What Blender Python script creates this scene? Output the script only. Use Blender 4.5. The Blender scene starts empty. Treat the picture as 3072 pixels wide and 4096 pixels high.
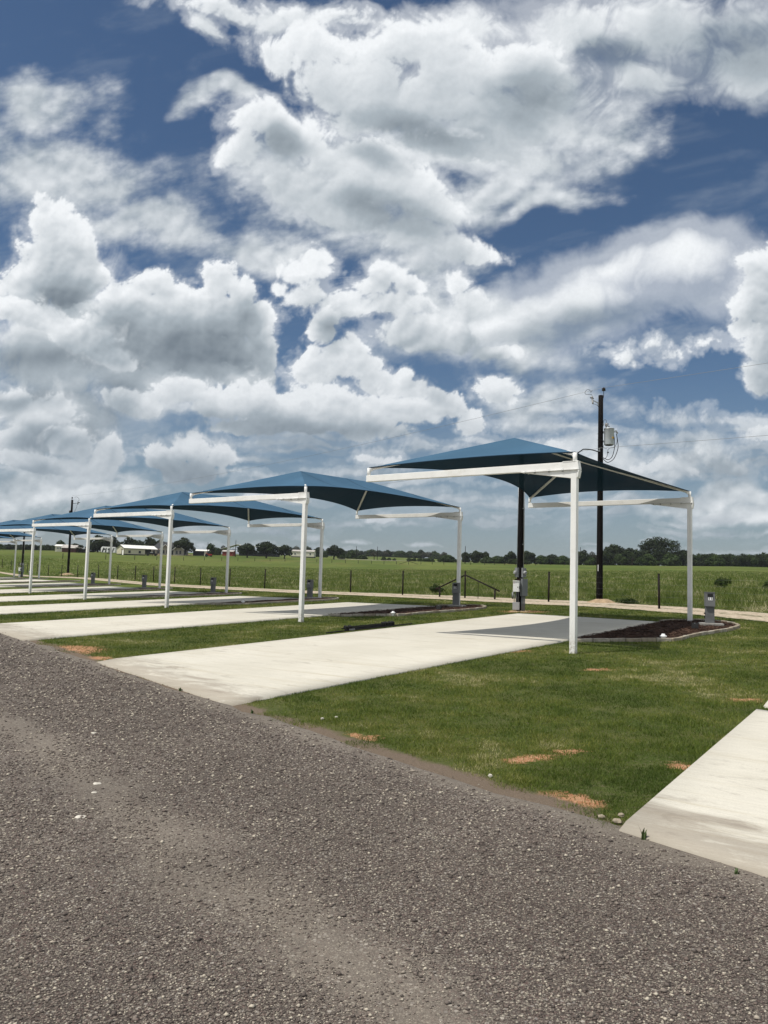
import bpy, bmesh, math, random
import numpy as np
from mathutils import Vector, Matrix
scene = bpy.context.scene
col = scene.collection
R_ = math.radians
EYE = 1.6
PITCH, ROLL = 0.0781, 0.0285
# ------------------------------------------------------------------ camera
cam_d = bpy.data.cameras.new('camera')
cam = bpy.data.objects.new('camera', cam_d); col.objects.link(cam)
cam_d.sensor_fit = 'VERTICAL'; cam_d.sensor_height = 36.0; cam_d.lens = 3115.0/4096*36
cam_d.clip_start = 0.05; cam_d.clip_end = 12000
cam.matrix_world = Matrix.Translation((0, 0, EYE)) @ Matrix.Rotation(math.pi/2+PITCH, 4, 'X') @ Matrix.Rotation(ROLL, 4, 'Z')
scene.camera = cam
scene.view_settings.view_transform = 'Standard'
scene.view_settings.look = 'None'
scene.view_settings.exposure = 0.05
scene.view_settings.gamma = 1.0
scene.view_settings.use_curve_mapping = False
scene.render.engine = 'CYCLES'
scene.cycles.max_bounces = 6
scene.cycles.transparent_max_bounces = 12
# ------------------------------------------------------------------ sun
SUN_EL = R_(61.5)
sun_dir = Vector((-0.926, -0.378, 0)).normalized()*math.cos(SUN_EL) + Vector((0, 0, math.sin(SUN_EL)))
sd = bpy.data.lights.new('sun', 'SUN'); sd.energy = 4.1; sd.angle = R_(0.5); sd.color = (1.0, 0.945, 0.86)
sun = bpy.data.objects.new('sun', sd); col.objects.link(sun)
sun.rotation_euler = sun_dir.to_track_quat('Z', 'Y').to_euler()
# ------------------------------------------------------------------ node helper
class NT:
    def __init__(s, tree): s.t = tree
    def n(s, typ, **k):
        nd = s.t.nodes.new(typ)
        for a, v in k.items(): setattr(nd, a, v)
        return nd
    def link(s, a, b): s.t.links.new(a, b)
    def put(s, sock, v):
        if hasattr(v, 'links') or isinstance(v, bpy.types.NodeSocket): s.t.links.new(v, sock)
        else:
            if sock.type == 'RGBA' and len(v) == 3: v = (*v, 1)
            sock.default_value = v
    def math(s, op, a, b=None, c=None, clamp=False):
        nd = s.n('ShaderNodeMath', operation=op, use_clamp=clamp)
        s.put(nd.inputs[0], a)
        if b is not None: s.put(nd.inputs[1], b)
        if c is not None: s.put(nd.inputs[2], c)
        return nd.outputs[0]
    def vec(s, op, a, b=None, c=None, scale=None):
        nd = s.n('ShaderNodeVectorMath', operation=op)
        if c is not None: s.put(nd.inputs[2], c)
        s.put(nd.inputs[0], a)
        if b is not None: s.put(nd.inputs[1], b)
        if scale is not None: s.put(nd.inputs['Scale'], scale)
        return nd.outputs['Value'] if op in ('LENGTH', 'DOT_PRODUCT', 'DISTANCE') else nd.outputs[0]
    def ramp(s, x, lo, hi, a=0.0, b=1.0, smooth=True):
        nd = s.n('ShaderNodeMapRange', interpolation_type='SMOOTHSTEP' if smooth else 'LINEAR')
        nd.clamp = True
        s.put(nd.inputs[0], x); s.put(nd.inputs[1], lo); s.put(nd.inputs[2], hi); s.put(nd.inputs[3], a); s.put(nd.inputs[4], b)
        return nd.outputs[0]
    def mix(s, f, a, b, mode='MIX'):
        nd = s.n('ShaderNodeMix', data_type='RGBA', blend_type=mode)
        s.put(nd.inputs[0], f); s.put(nd.inputs[6], a); s.put(nd.inputs[7], b)
        return nd.outputs[2]
    def noise(s, v, scale, detail=3, rough=.55, dist=0., w=None, color=False, lac=2.0):
        nd = s.n('ShaderNodeTexNoise')
        if v is not None: s.put(nd.inputs['Vector'], v)
        nd.inputs['Scale'].default_value = scale; nd.inputs['Detail'].default_value = detail
        nd.inputs['Roughness'].default_value = rough; nd.inputs['Distortion'].default_value = dist
        nd.inputs['Lacunarity'].default_value = lac
        return nd.outputs[1 if color else 0]
    def voronoi(s, v, scale, feature='F1', out='Distance', detail=0, rough=.5, rand=1.0, smooth=None):
        nd = s.n('ShaderNodeTexVoronoi', feature=feature)
        if v is not None: s.put(nd.inputs['Vector'], v)
        nd.inputs['Scale'].default_value = scale; nd.inputs['Randomness'].default_value = rand
        if 'Detail' in nd.inputs: nd.inputs['Detail'].default_value = detail; nd.inputs['Roughness'].default_value = rough
        if smooth is not None and 'Smoothness' in nd.inputs: nd.inputs['Smoothness'].default_value = smooth
        return nd.outputs[out]
    def ellipse(s, v, cx, cy, rx, ry, ang):
        """normalised distance from an ellipse's centre in the plane of v"""
        nd = s.n('ShaderNodeMapping', vector_type='TEXTURE')
        s.put(nd.inputs[0], v)
        nd.inputs[1].default_value = (cx, cy, 0); nd.inputs[2].default_value = (0, 0, R_(ang)); nd.inputs[3].default_value = (rx, ry, 1)
        return s.vec('LENGTH', nd.outputs[0])
# ------------------------------------------------------------------ world
w = bpy.data.worlds.new('World'); scene.world = w; w.use_nodes = True
wt = NT(w.node_tree); bg = w.node_tree.nodes['Background']; bg.inputs[1].default_value = 0.10
sky = wt.n('ShaderNodeTexSky', sky_type='NISHITA'); sky.sun_disc = False
sky.sun_elevation = SUN_EL; sky.sun_rotation = math.atan2(sun_dir.x, sun_dir.y)
sky.altitude = 200; sky.air_density = 1.0; sky.dust_density = 0.5; sky.ozone_density = 3.0
hs = wt.n('ShaderNodeHueSaturation'); wt.link(sky.outputs[0], hs.inputs['Color']); hs.inputs['Saturation'].default_value = 1.09; hs.inputs['Value'].default_value = 0.66
# broken cloud added over the unseen sky behind and overhead, for brighter neutral fill
D_ = wt.n('ShaderNodeTexCoord').outputs['Generated']
near = wt.vec('DOT_PRODUCT', D_, (0.0, 0.92, 0.39)); cn = wt.noise(D_, 2.6, 6, .6); zz = wt.n('ShaderNodeSeparateXYZ'); wt.link(D_, zz.inputs[0])
ca = wt.math('MULTIPLY', wt.math('MULTIPLY', wt.ramp(cn, 0.40, .55, 0, .95), wt.ramp(near, .78, .60)), wt.ramp(zz.outputs[2], .0, .1))
wt.link(wt.mix(ca, hs.outputs[0], wt.mix(wt.ramp(cn, .5, .75), (9.6, 9.8, 9.8), (6.6, 6.9, 7.2))), bg.inputs[0])
# ------------------------------------------------------------------ where the clouds are (u = x/y, v = z/y of a direction)
VEIL=[(0.021,0.439,0.147,0.031,-6.6),(0.186,0.495,0.086,0.022,13.4),(-0.486,0.604,0.106,0.056,8.4),(-0.488,0.526,0.111,0.068,-1.6),(-0.382,0.504,0.123,0.052,-1.6),(-0.317,0.455,0.141,0.043,-1.6),(-0.233,0.631,0.056,0.019,8.4),(-0.188,0.44,0.135,0.037,-1.6),(0.157,0.337,0.134,0.043,8.4),(0.034,0.415,0.122,0.037,-1.6),(0.17,0.281,0.067,0.03,-1.6),(0.207,0.221,0.109,0.036,-6.6),(0.124,0.519,0.142,0.037,18.4),(0.096,0.366,0.079,0.043,-1.6),(-0.092,0.5,0.16,0.049,-1.6),(0.215,0.586,0.124,0.056,18.4),(0.091,0.582,0.204,0.068,-1.6),(0.34,0.152,0.138,0.021,-1.6),(0.4,0.105,0.155,0.018,-1.6),(-0.442,0.093,0.137,0.036,-1.6),(0.454,0.083,0.095,0.018,-1.6)]
SHADED=[(0.171,0.636,0.068,0.062,-1.6),(0.048,0.587,0.124,0.028,-6.6),(0.439,0.743,0.119,0.082,-1.6),(-0.03,0.489,0.105,0.034,-16.6),(-0.143,0.562,0.037,0.022,-1.6),(-0.434,0.351,0.043,0.037,-1.6),(0.295,0.712,0.056,0.031,-1.6),(-0.352,0.303,0.067,0.049,-1.6),(-0.248,0.288,0.091,0.036,-1.6),(-0.435,0.267,0.133,0.024,-1.6),(-0.219,0.181,0.138,0.022,-1.6),(-0.093,0.179,0.198,0.024,-1.6),(-0.359,0.211,0.054,0.036,-1.6),(-0.428,0.154,0.102,0.03,-1.6),(-0.461,0.117,0.102,0.024,-1.6),(-0.249,0.117,0.078,0.025,-1.6),(-0.074,0.324,0.043,0.033,-1.6),(0.249,0.333,0.182,0.024,15.4),(0.062,0.266,0.036,0.036,-1.6),(0.448,0.143,0.096,0.024,-1.6),(0.358,0.116,0.096,0.015,-1.6),(-0.038,0.559,0.074,0.019,-11.6),(-0.183,0.327,0.03,0.043,-1.6),(-0.468,0.214,0.072,0.018,-1.6),(0.176,0.269,0.048,0.015,-1.6)]
LAYERS=[([(0.364,0.747,0.188,0.094,-1.6),(0.464,0.691,0.106,0.075,-1.6),(0.352,0.674,0.094,0.044,-1.6),(0.245,0.744,0.138,0.063,-1.6),(0.196,0.657,0.15,0.106,-1.6),(0.178,0.559,0.118,0.043,8.4),(0.101,0.739,0.125,0.056,-1.6),(0.092,0.563,0.124,0.037,-1.6)], {'freq': 7, 'edge': 0.8, 'amp': 0.6, 'det': 0.5, 'base': 0.3, 'fine': 0.12, 'gain': 1.3, 'warp': 0.02}),
([(-0.213,0.751,0.119,0.025,-6.6),(-0.263,0.728,0.038,0.019,-41.6),(-0.125,0.742,0.094,0.025,-1.6)], {'freq': 10, 'edge': 0.7, 'gain': 1.2, 'amp': 0.8}),
([(-0.161,0.692,0.05,0.031,-1.6),(-0.099,0.71,0.069,0.041,-1.6),(-0.06,0.662,0.1,0.05,-1.6),(0.026,0.714,0.106,0.053,-1.6),(0.09,0.673,0.094,0.062,-1.6),(0.14,0.622,0.093,0.062,-1.6),(0.028,0.632,0.124,0.056,-1.6),(0.092,0.569,0.099,0.031,-6.6),(0.171,0.682,0.081,0.056,-1.6)], {'freq': 9, 'edge': 0.5, 'amp': 0.85, 'det': 0.6, 'base': 0.3}),
([(0.248,0.371,0.183,0.052,15.4),(0.389,0.428,0.116,0.046,13.4),(0.145,0.33,0.091,0.036,13.4),(0.297,0.41,0.141,0.043,15.4)], {'freq': 7, 'edge': 1.3, 'amp': 0.38, 'flat': 0.7, 'det': 0.4, 'fine': 0.08, 'base': 0.38, 'absorb': 5, 'gain': 1.7, 'warp': 0.02}),
([(-0.182,0.6,0.056,0.034,-1.6),(-0.125,0.576,0.081,0.046,-1.6),(-0.068,0.539,0.093,0.049,-1.6),(-0.006,0.515,0.092,0.046,-11.6),(0.05,0.485,0.074,0.037,-16.6),(0.095,0.429,0.074,0.026,-6.6),(0.131,0.424,0.043,0.018,-1.6),(-0.129,0.511,0.086,0.049,-11.6),(-0.054,0.475,0.092,0.037,-11.6),(0.021,0.446,0.074,0.031,-1.6),(-0.205,0.554,0.037,0.037,-1.6)], {'freq': 10, 'edge': 0.55, 'amp': 0.85, 'det': 0.7, 'base': 0.28}),
([(-0.429,0.276,0.139,0.115,-1.6),(-0.307,0.255,0.145,0.085,-1.6),(-0.43,0.19,0.12,0.072,-1.6),(-0.217,0.27,0.073,0.067,-1.6),(-0.39,0.327,0.091,0.049,-1.6)], {'freq': 8, 'edge': 0.7, 'amp': 0.5, 'base': 0.14, 'det': 0.7}),
([(-0.125,0.397,0.031,0.026,-1.6),(-0.095,0.411,0.026,0.029,-1.6),(-0.111,0.36,0.043,0.027,-1.6),(-0.142,0.372,0.024,0.021,-1.6),(-0.062,0.349,0.037,0.024,-1.6),(-0.009,0.394,0.037,0.021,-1.6),(0.022,0.376,0.032,0.021,-1.6),(-0.026,0.375,0.031,0.021,-1.6),(0.005,0.354,0.055,0.021,-1.6),(0.086,0.378,0.024,0.023,-1.6),(0.102,0.354,0.037,0.024,-1.6),(0.054,0.315,0.079,0.03,-1.6),(0.14,0.29,0.055,0.018,-1.6)], {'freq': 14, 'edge': 0.5, 'base': 0.26}),
([(-0.45,0.457,0.037,0.036,-1.6),(-0.425,0.414,0.044,0.049,-1.6),(-0.458,0.4,0.048,0.055,-1.6),(-0.476,0.349,0.046,0.033,-1.6),(-0.393,0.377,0.023,0.034,-1.6),(-0.499,0.374,0.024,0.037,-1.6),(-0.422,0.363,0.046,0.037,-1.6)], {'freq': 14}),
([(-0.313,0.365,0.041,0.029,-1.6),(-0.348,0.347,0.037,0.035,-1.6),(-0.287,0.339,0.037,0.037,-1.6),(-0.224,0.368,0.032,0.035,-1.6),(-0.196,0.351,0.024,0.032,-1.6),(-0.241,0.334,0.036,0.03,-1.6),(-0.171,0.321,0.026,0.032,-1.6),(-0.16,0.281,0.021,0.035,-1.6),(-0.186,0.252,0.042,0.024,-1.6),(-0.266,0.29,0.109,0.058,-1.6),(-0.352,0.297,0.055,0.055,-1.6),(-0.207,0.32,0.046,0.043,-1.6),(-0.298,0.323,0.055,0.036,-1.6)], {'freq': 14, 'base': 0.2}),
([(-0.091,0.314,0.026,0.035,-1.6),(-0.06,0.278,0.038,0.031,-1.6),(-0.09,0.261,0.036,0.036,-1.6),(-0.026,0.269,0.022,0.017,-1.6),(-0.004,0.245,0.036,0.024,-1.6),(0.021,0.249,0.017,0.023,-1.6),(0.041,0.235,0.024,0.021,-1.6),(0.147,0.235,0.042,0.024,-1.6)], {'freq': 14, 'edge': 0.3}),
([(-0.48,0.318,0.067,0.033,-6.6),(-0.413,0.301,0.061,0.029,-13.6),(-0.36,0.275,0.042,0.019,-21.6)], {'freq': 14, 'edge': 0.3}),
([(-0.448,0.196,0.054,0.036,-1.6),(-0.464,0.159,0.048,0.03,-1.6),(-0.486,0.213,0.036,0.03,-1.6)], {'freq': 13, 'edge': 0.35, 'base': 0.2}),
([(-0.329,0.214,0.054,0.024,-1.6),(-0.269,0.222,0.048,0.027,-1.6),(-0.214,0.209,0.054,0.027,-1.6),(-0.142,0.208,0.066,0.037,-1.6),(-0.082,0.214,0.066,0.04,-1.6),(-0.027,0.205,0.06,0.04,-1.6),(0.021,0.206,0.048,0.027,-1.6),(0.066,0.217,0.045,0.035,-1.6),(0.102,0.198,0.03,0.025,-1.6),(-0.111,0.181,0.144,0.019,-1.6)], {'freq': 14, 'flat': 1.6}),
([(-0.41,0.154,0.036,0.029,-1.6),(-0.364,0.141,0.025,0.03,-1.6),(-0.432,0.124,0.078,0.019,-1.6),(-0.289,0.137,0.031,0.027,-1.6),(-0.248,0.152,0.037,0.025,-1.6),(-0.204,0.139,0.028,0.026,-1.6),(-0.246,0.122,0.067,0.018,-1.6)], {'freq': 15, 'flat': 1.4}),
([(0.493,0.409,0.035,0.043,13.4),(0.477,0.365,0.034,0.037,-1.6),(0.462,0.339,0.03,0.017,-1.6),(0.498,0.328,0.043,0.036,-1.6),(0.482,0.272,0.024,0.024,-1.6),(0.502,0.428,0.031,0.037,-1.6)], {'freq': 14}),
([(0.307,0.293,0.036,0.021,-11.6),(0.358,0.299,0.061,0.021,8.4),(0.419,0.312,0.055,0.015,8.4),(0.34,0.314,0.03,0.015,18.4)], {'freq': 15, 'edge': 0.9, 'gain': 1.1, 'amp': 1.0, 'warp': 0.03}),
([(-0.013,0.142,0.036,0.012,-1.6),(0.436,0.155,0.066,0.027,-1.6),(0.358,0.14,0.066,0.022,-1.6),(0.226,0.164,0.042,0.018,-1.6),(0.001,0.064,0.024,0.01,-1.6),(0.485,0.198,0.036,0.022,-1.6),(0.274,0.15,0.048,0.016,-1.6),(-0.162,0.101,0.03,0.01,-1.6)], {'freq': 20, 'edge': 0.6, 'flat': 1.6, 'gain': 1.3, 'base': 0.2})]
# ---- clouds: a raster of cloud colour and cover over a patch of sky directions (u = x/y, v = z/y)
CU0, CU1, CV0, CV1, CST = -0.66, 0.66, -0.005, 0.86, 1/840.0
def perlin(x, y, seed):
    rs = np.random.RandomState(seed); T = 256
    a = rs.rand(T, T)*2*np.pi; gx, gy = np.cos(a).astype(np.float32), np.sin(a).astype(np.float32)
    xi = np.floor(x).astype(np.int32); yi = np.floor(y).astype(np.int32)
    xf = (x-xi).astype(np.float32); yf = (y-yi).astype(np.float32)
    u = xf*xf*xf*(xf*(xf*6-15)+10); v = yf*yf*yf*(yf*(yf*6-15)+10)
    def g(i, j, dx, dy):
        I, J = (xi+i) % T, (yi+j) % T
        return gx[I, J]*dx+gy[I, J]*dy
    n00 = g(0, 0, xf, yf); n10 = g(1, 0, xf-1, yf); n01 = g(0, 1, xf, yf-1); n11 = g(1, 1, xf-1, yf-1)
    return ((n00*(1-u)+n10*u)*(1-v)+(n01*(1-u)+n11*u)*v)*1.41
def fbm(x, y, seed, octs=7, gain=.5, billow=False, lac=2.03):
    s = 0; a = 1; tot = 0
    for i in range(octs):
        n = perlin(x+i*17.3, y+i*9.1, seed+i)
        if billow: n = np.abs(n)*2-.55
        s = s+n*a; tot += a; a *= gain; x = x*lac; y = y*lac
    return s/tot*1.6
def sstep(x, a, b):
    t = np.clip((x-a)/(b-a), 0, 1); return t*t*(3-2*t)
def blobfield(U, V, lst, k=.12, flat=1.0):
    acc = None
    for cx, cy, rx, ry, an in lst:
        c, s = math.cos(R_(an)), math.sin(R_(an))
        X = ((U-cx)*c+(V-cy)*s)/rx; Y = (-(U-cx)*s+(V-cy)*c)/ry
        if flat != 1.0: Y = np.where(Y < 0, Y*flat, Y)
        d = np.sqrt(X*X+Y*Y)
        if acc is None: acc = d
        else:
            h = np.clip(.5+.5*(acc-d)/k, 0, 1); acc = acc*(1-h)+d*h-k*h*(1-h)
    return acc
def shift(A, du, dv):
    i, j = int(round(dv/CST)), int(round(du/CST))      # value at (u+du, v+dv)
    H, W = A.shape; P = np.pad(A, ((abs(i), abs(i)), (abs(j), abs(j))), mode='edge')
    return P[abs(i)+i:abs(i)+i+H, abs(j)+j:abs(j)+j+W]
def blur(A, n):
    for _ in range(2):
        for ax in (0, 1):
            P = np.pad(A, [(n, n) if q == ax else (0, 0) for q in (0, 1)], mode='edge')
            C = np.cumsum(P, axis=ax, dtype=np.float64); C = np.concatenate([np.zeros_like(np.take(C, [0], ax)), C], ax)
            m = 2*n+1; N = A.shape[ax]
            A = ((np.take(C, range(m, m+N), ax)-np.take(C, range(0, N), ax))/m).astype(np.float32)
    return A
DARK = np.array([.185, .225, .265], np.float32); MIDC = np.array([.40, .455, .50], np.float32); LITE = np.array([.83, .86, .885], np.float32)
def tint(L):
    L = np.clip(L, 0, 1.05)[..., None]
    return np.where(L < .5, DARK+(MIDC-DARK)*(L/.5), MIDC+(LITE-MIDC)*((L-.5)/.5))
def cumulus_layer(U, V, lst, seed, freq=9., amp=.80, edge=.30, warp=.015, sun=1.0, flat=1.15, absorb=13.0, base=.22, gain=1.65, det=1.0, fine=.26):
    w1 = fbm(U*7, V*7, seed+50, 3); w2 = fbm(U*7+31, V*7, seed+60, 3)
    w3 = fbm(U*34, V*34, seed+70, 3); w4 = fbm(U*34+31, V*34, seed+80, 3)
    Uw = U+w1*warp+w3*.003; Vw = V+w2*warp+w4*.003
    g = 1-blobfield(Uw, Vw, lst, flat=flat)
    b = fbm(U*freq+w1*.5, V*freq+w2*.5, seed, 7, .60, billow=True)
    n = fbm(U*freq*.8+5, V*freq*.8, seed+20, 7, .58)
    b2 = fbm(U*freq*4, V*freq*4, seed+33, 4, .6, billow=True)
    D = g*gain+amp*(b*.75+n*.5+b2*fine)
    A = sstep(D, -.04, edge*1.2)**1.15
    A = np.maximum(A, .42*sstep(D+.45*n, -.38, .45))                # thin fringe that frays into the blue
    T = blur(np.clip(D, 0, .9)*np.clip(A*1.5, 0, 1), 1)
    tau = 0; st = .009
    for k in range(1, 15): tau = tau+shift(T, -.22*st*k, .97*st*k)*st*(1+.04*k)
    tau2 = 0
    for k in range(1, 5): tau2 = tau2+shift(T, -.4*.005*k, .9*.005*k)*.005
    L = base+.48*np.exp(-absorb*blur(tau, 8))+.38*np.exp(-26*blur(tau2, 2))
    bs = blur(b, 2); L = L+det*.20*(bs-shift(bs, -.005, .010)); b2 = blur(b2, 1); L = L+det*.07*(b2-shift(b2, -.002, .005))
    nb = blur(n, 6); L = L+det*.10*(nb-shift(nb, -.008, .016))+.10*w1
    L = L+.16*(1-sstep(D, .0, .30))                       # thin sunlit rims
    return L*sun, A
def sky_raster():
    us = np.arange(CU0, CU1, CST, dtype=np.float32); vs = np.arange(CV0, CV1, CST, dtype=np.float32)
    U, V = np.meshgrid(us, vs)
    C = np.zeros(U.shape+(3,), np.float32); A = np.zeros(U.shape, np.float32)
    def over(col, a):
        nonlocal C, A
        a = np.clip(a, 0, 1); na = a+A*(1-a)
        C = np.where(na[..., None] > 1e-4, (col*a[..., None]+C*(A*(1-a))[..., None])/np.maximum(na, 1e-4)[..., None], col); A = na
    sh = np.clip(1.25-blobfield(U+.02*fbm(U*9, V*9, 900, 4), V+.02*fbm(U*9, V*9, 910, 4), SHADED, .25)*1.0+.35*fbm(U*6, V*6, 930, 5), 0, 1)
    sh = blur(sstep(sh, .05, 1.05), 5)
    hzc = np.array([.225, .285, .35], np.float32)          # air in front of far clouds
    # pale air towards the horizon
    over(np.broadcast_to(np.array([.235, .300, .365], np.float32), C.shape), sstep(.30-V, 0, .30)*.62)
    # thin streaks
    ang = R_(14); Ur = U*math.cos(ang)+V*math.sin(ang); Vr = -U*math.sin(ang)+V*math.cos(ang)
    wisp = fbm(Ur*5+.3*fbm(U*6, V*6, 5, 3), Vr*16, 300, 8, .60)
    over(np.broadcast_to(np.array([.46, .52, .58], np.float32), C.shape), sstep(wisp, -.1, .75)*.42*(.35+.65*sstep(.62-V, 0, .4)))
    # veils
    gB = 1-blobfield(U+.05*fbm(U*6, V*6, 310, 4), V+.04*fbm(U*6, V*6, 320, 4), VEIL, .3)
    puff = fbm(U*15, V*15, 330, 8, .6, billow=True); nn = fbm(Ur*7, Vr*14, 340, 9, .62)
    DB = gB*1.0+.60*nn+.16*puff
    LB = .70+.18*nn+.06*puff-.26*sh+.28*(blur(puff, 2)-shift(blur(puff, 2), -.004, .008))
    over(tint(LB), sstep(DB, -.25, .75)*.93)
    # low broken rows near the horizon
    rr = random.Random(11); rows = []
    for q in range(170):
        v = .018+.21*rr.random()**1.6; k = .25+v*3.6
        rows.append((v, (rr.uniform(-.62, .62), v, rr.uniform(.04, .12)*k, rr.uniform(.009, .019)*k, rr.uniform(-4, 4))))
    rows.sort(key=lambda r: -r[0])
    low = [([r[1] for r in rows[q:q+58]], dict(freq=22, edge=1.1, amp=.85, warp=.012, flat=1.7, absorb=34., base=.10)) for q in range(0, 170, 58)]
    for i, (lst, kw) in enumerate(low+LAYERS):
        x0 = min(e[0]-max(e[2], e[3]) for e in lst)-.10; x1 = max(e[0]+max(e[2], e[3]) for e in lst)+.10
        y0 = min(e[1]-max(e[2]*.5, e[3]) for e in lst)-.08; y1 = max(e[1]+max(e[2]*.5, e[3]) for e in lst)+.08
        a0, a1 = np.searchsorted(us, [x0, x1]); b0, b1 = np.searchsorted(vs, [y0, y1]); W = (slice(b0, b1), slice(a0, a1))
        L, al = cumulus_layer(U[W], V[W], lst, 500+i*111, **kw)
        if i >= len(low): L = L-.53*sh[W]
        if i < len(low): al = al*.72
        c = tint(L)
        f = np.clip((.30-V[W])/.30, 0, 1)[..., None]*.62; c = c*(1-f)+hzc*f
        af = np.zeros_like(A); af[W] = al; cf = C.copy(); cf[W] = c
        over(cf, af)
    e = sstep(.66-np.abs(U), 0, .05)*sstep(.86-V, 0, .05)
    A = A*e
    return us, vs, C, A
# ------------------------------------------------------------------ helpers
def tag(o, label=None, cat=None, group=None, kind=None):
    if label: o['label'] = label
    if cat: o['category'] = cat
    if group: o['group'] = group
    if kind: o['kind'] = kind
    return o
def empty(name, loc, rz=0, label=None, cat=None, group=None):
    o = bpy.data.objects.new(name, None); col.objects.link(o); o.location = loc; o.rotation_euler = (0, 0, rz)
    o.empty_display_size = .2
    return tag(o, label, cat, group)
def obj_from(name, me, parent=None, loc=None):
    o = bpy.data.objects.new(name, me); col.objects.link(o)
    if parent is not None: o.parent = parent
    if loc is not None: o.location = loc
    return o
def copy_tree(o, parent=None):
    c = o.copy(); col.objects.link(c)
    if parent is not None: c.parent = parent
    for ch in o.children: copy_tree(ch, c)
    return c
def np_mesh(name, verts, faces, mat=None, smooth=False):
    """verts (n,3) and faces (m,k) numpy arrays, k constant"""
    me = bpy.data.meshes.new(name)
    verts = np.ascontiguousarray(verts, dtype=np.float32); faces = np.ascontiguousarray(faces, dtype=np.int32)
    n, (m, k) = len(verts), faces.shape
    me.vertices.add(n); me.vertices.foreach_set('co', verts.ravel())
    me.loops.add(m*k); me.loops.foreach_set('vertex_index', faces.ravel())
    me.polygons.add(m); me.polygons.foreach_set('loop_start', np.arange(0, m*k, k, dtype=np.int32))
    me.update(calc_edges=True)
    if smooth: me.polygons.foreach_set('use_smooth', np.ones(m, dtype=bool))
    if mat: me.materials.append(mat)
    return me
class MB:
    """collects shapes into one mesh"""
    def __init__(s): s.v = []; s.f = []; s.sm = []
    def add(s, vs, fs, smooth=False):
        k = len(s.v); s.v += [tuple(v) for v in vs]; s.f += [tuple(i+k for i in f) for f in fs]; s.sm += [smooth]*len(fs); return s
    def frame(s, c, ax, ay, az, sx, sy, sz):
        c, ax, ay, az = Vector(c), Vector(ax), Vector(ay), Vector(az)
        vs = [c+ax*(i*sx/2)+ay*(j*sy/2)+az*(k*sz/2) for k in (-1, 1) for j in (-1, 1) for i in (-1, 1)]
        return s.add(vs, [(0, 2, 3, 1), (4, 5, 7, 6), (0, 1, 5, 4), (2, 6, 7, 3), (0, 4, 6, 2), (1, 3, 7, 5)])
    def box(s, c, size, rz=0):
        a, b = math.cos(rz), math.sin(rz)
        return s.frame(c, (a, b, 0), (-b, a, 0), (0, 0, 1), *size)
    def bar(s, p0, p1, w, h, up=(0, 0, 1)):
        p0, p1 = Vector(p0), Vector(p1); d = (p1-p0); L = d.length; d.normalize()
        side = d.cross(Vector(up)).normalized(); u = side.cross(d)
        return s.frame((p0+p1)/2, side, d, u, w, L, h)
    def tube(s, pts, r, seg=8, cap=True, smooth=True):
        pts = [Vector(p) for p in pts]; n = len(pts); rs = r if isinstance(r, (list, tuple)) else [r]*n
        vs = []; prev = None
        for i, p in enumerate(pts):
            d = (pts[min(i+1, n-1)]-pts[max(i-1, 0)]).normalized()
            if prev is None: prev = d.orthogonal().normalized()
            u = (prev-d*prev.dot(d)).normalized(); w = d.cross(u); prev = u
            for k in range(seg):
                a = 2*math.pi*k/seg; vs.append(p+(u*math.cos(a)+w*math.sin(a))*rs[i])
        fs = [(i*seg+k, i*seg+(k+1) % seg, (i+1)*seg+(k+1) % seg, (i+1)*seg+k) for i in range(n-1) for k in range(seg)]
        s.add(vs, fs, smooth)
        if cap:
            k0 = len(s.v)-n*seg
            s.f += [tuple(k0+k for k in range(seg-1, -1, -1)), tuple(k0+(n-1)*seg+k for k in range(seg))]; s.sm += [False]*2
        return s
    def lathe(s, c, prof, seg=16, axis=(0, 0, 1), smooth=True):
        ax = Vector(axis).normalized(); u = ax.orthogonal().normalized(); w = ax.cross(u); c = Vector(c); vs = []
        for r, z in prof:
            for k in range(seg):
                a = 2*math.pi*k/seg; vs.append(c+ax*z+(u*math.cos(a)+w*math.sin(a))*r)
        n = len(prof)
        fs = [(i*seg+k, i*seg+(k+1) % seg, (i+1)*seg+(k+1) % seg, (i+1)*seg+k) for i in range(n-1) for k in range(seg)]
        s.add(vs, fs, smooth)
        k0 = len(s.v)-n*seg
        s.f += [tuple(k0+k for k in range(seg-1, -1, -1)), tuple(k0+(n-1)*seg+k for k in range(seg))]; s.sm += [False]*2
        return s
    def prism(s, poly, o, ax, ay, n, t):
        """polygon in the (ax, ay) plane at o, thickness t along n, centred"""
        o, ax, ay, n = Vector(o), Vector(ax), Vector(ay), Vector(n); m = len(poly)
        vs = [o+ax*p[0]+ay*p[1]+n*(k*t/2) for k in (-1, 1) for p in poly]
        return s.add(vs, [tuple(range(m-1, -1, -1)), tuple(range(m, 2*m))]+[(i, (i+1) % m, m+(i+1) % m, m+i) for i in range(m)])
    def build(s, name, mat, parent=None, bev=0, loc=None, sub=0):
        me = bpy.data.meshes.new(name); me.from_pydata(s.v, [], s.f); me.update()
        bm = bmesh.new(); bm.from_mesh(me); bmesh.ops.recalc_face_normals(bm, faces=bm.faces); bm.to_mesh(me); bm.free()
        me.polygons.foreach_set('use_smooth', np.array(s.sm, dtype=bool))
        me.materials.append(mat)
        o = obj_from(name, me, parent, loc)
        if bev:
            m = o.modifiers.new('bevel', 'BEVEL'); m.width = bev; m.segments = 2; m.limit_method = 'ANGLE'; m.angle_limit = R_(40)
        return o
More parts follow.
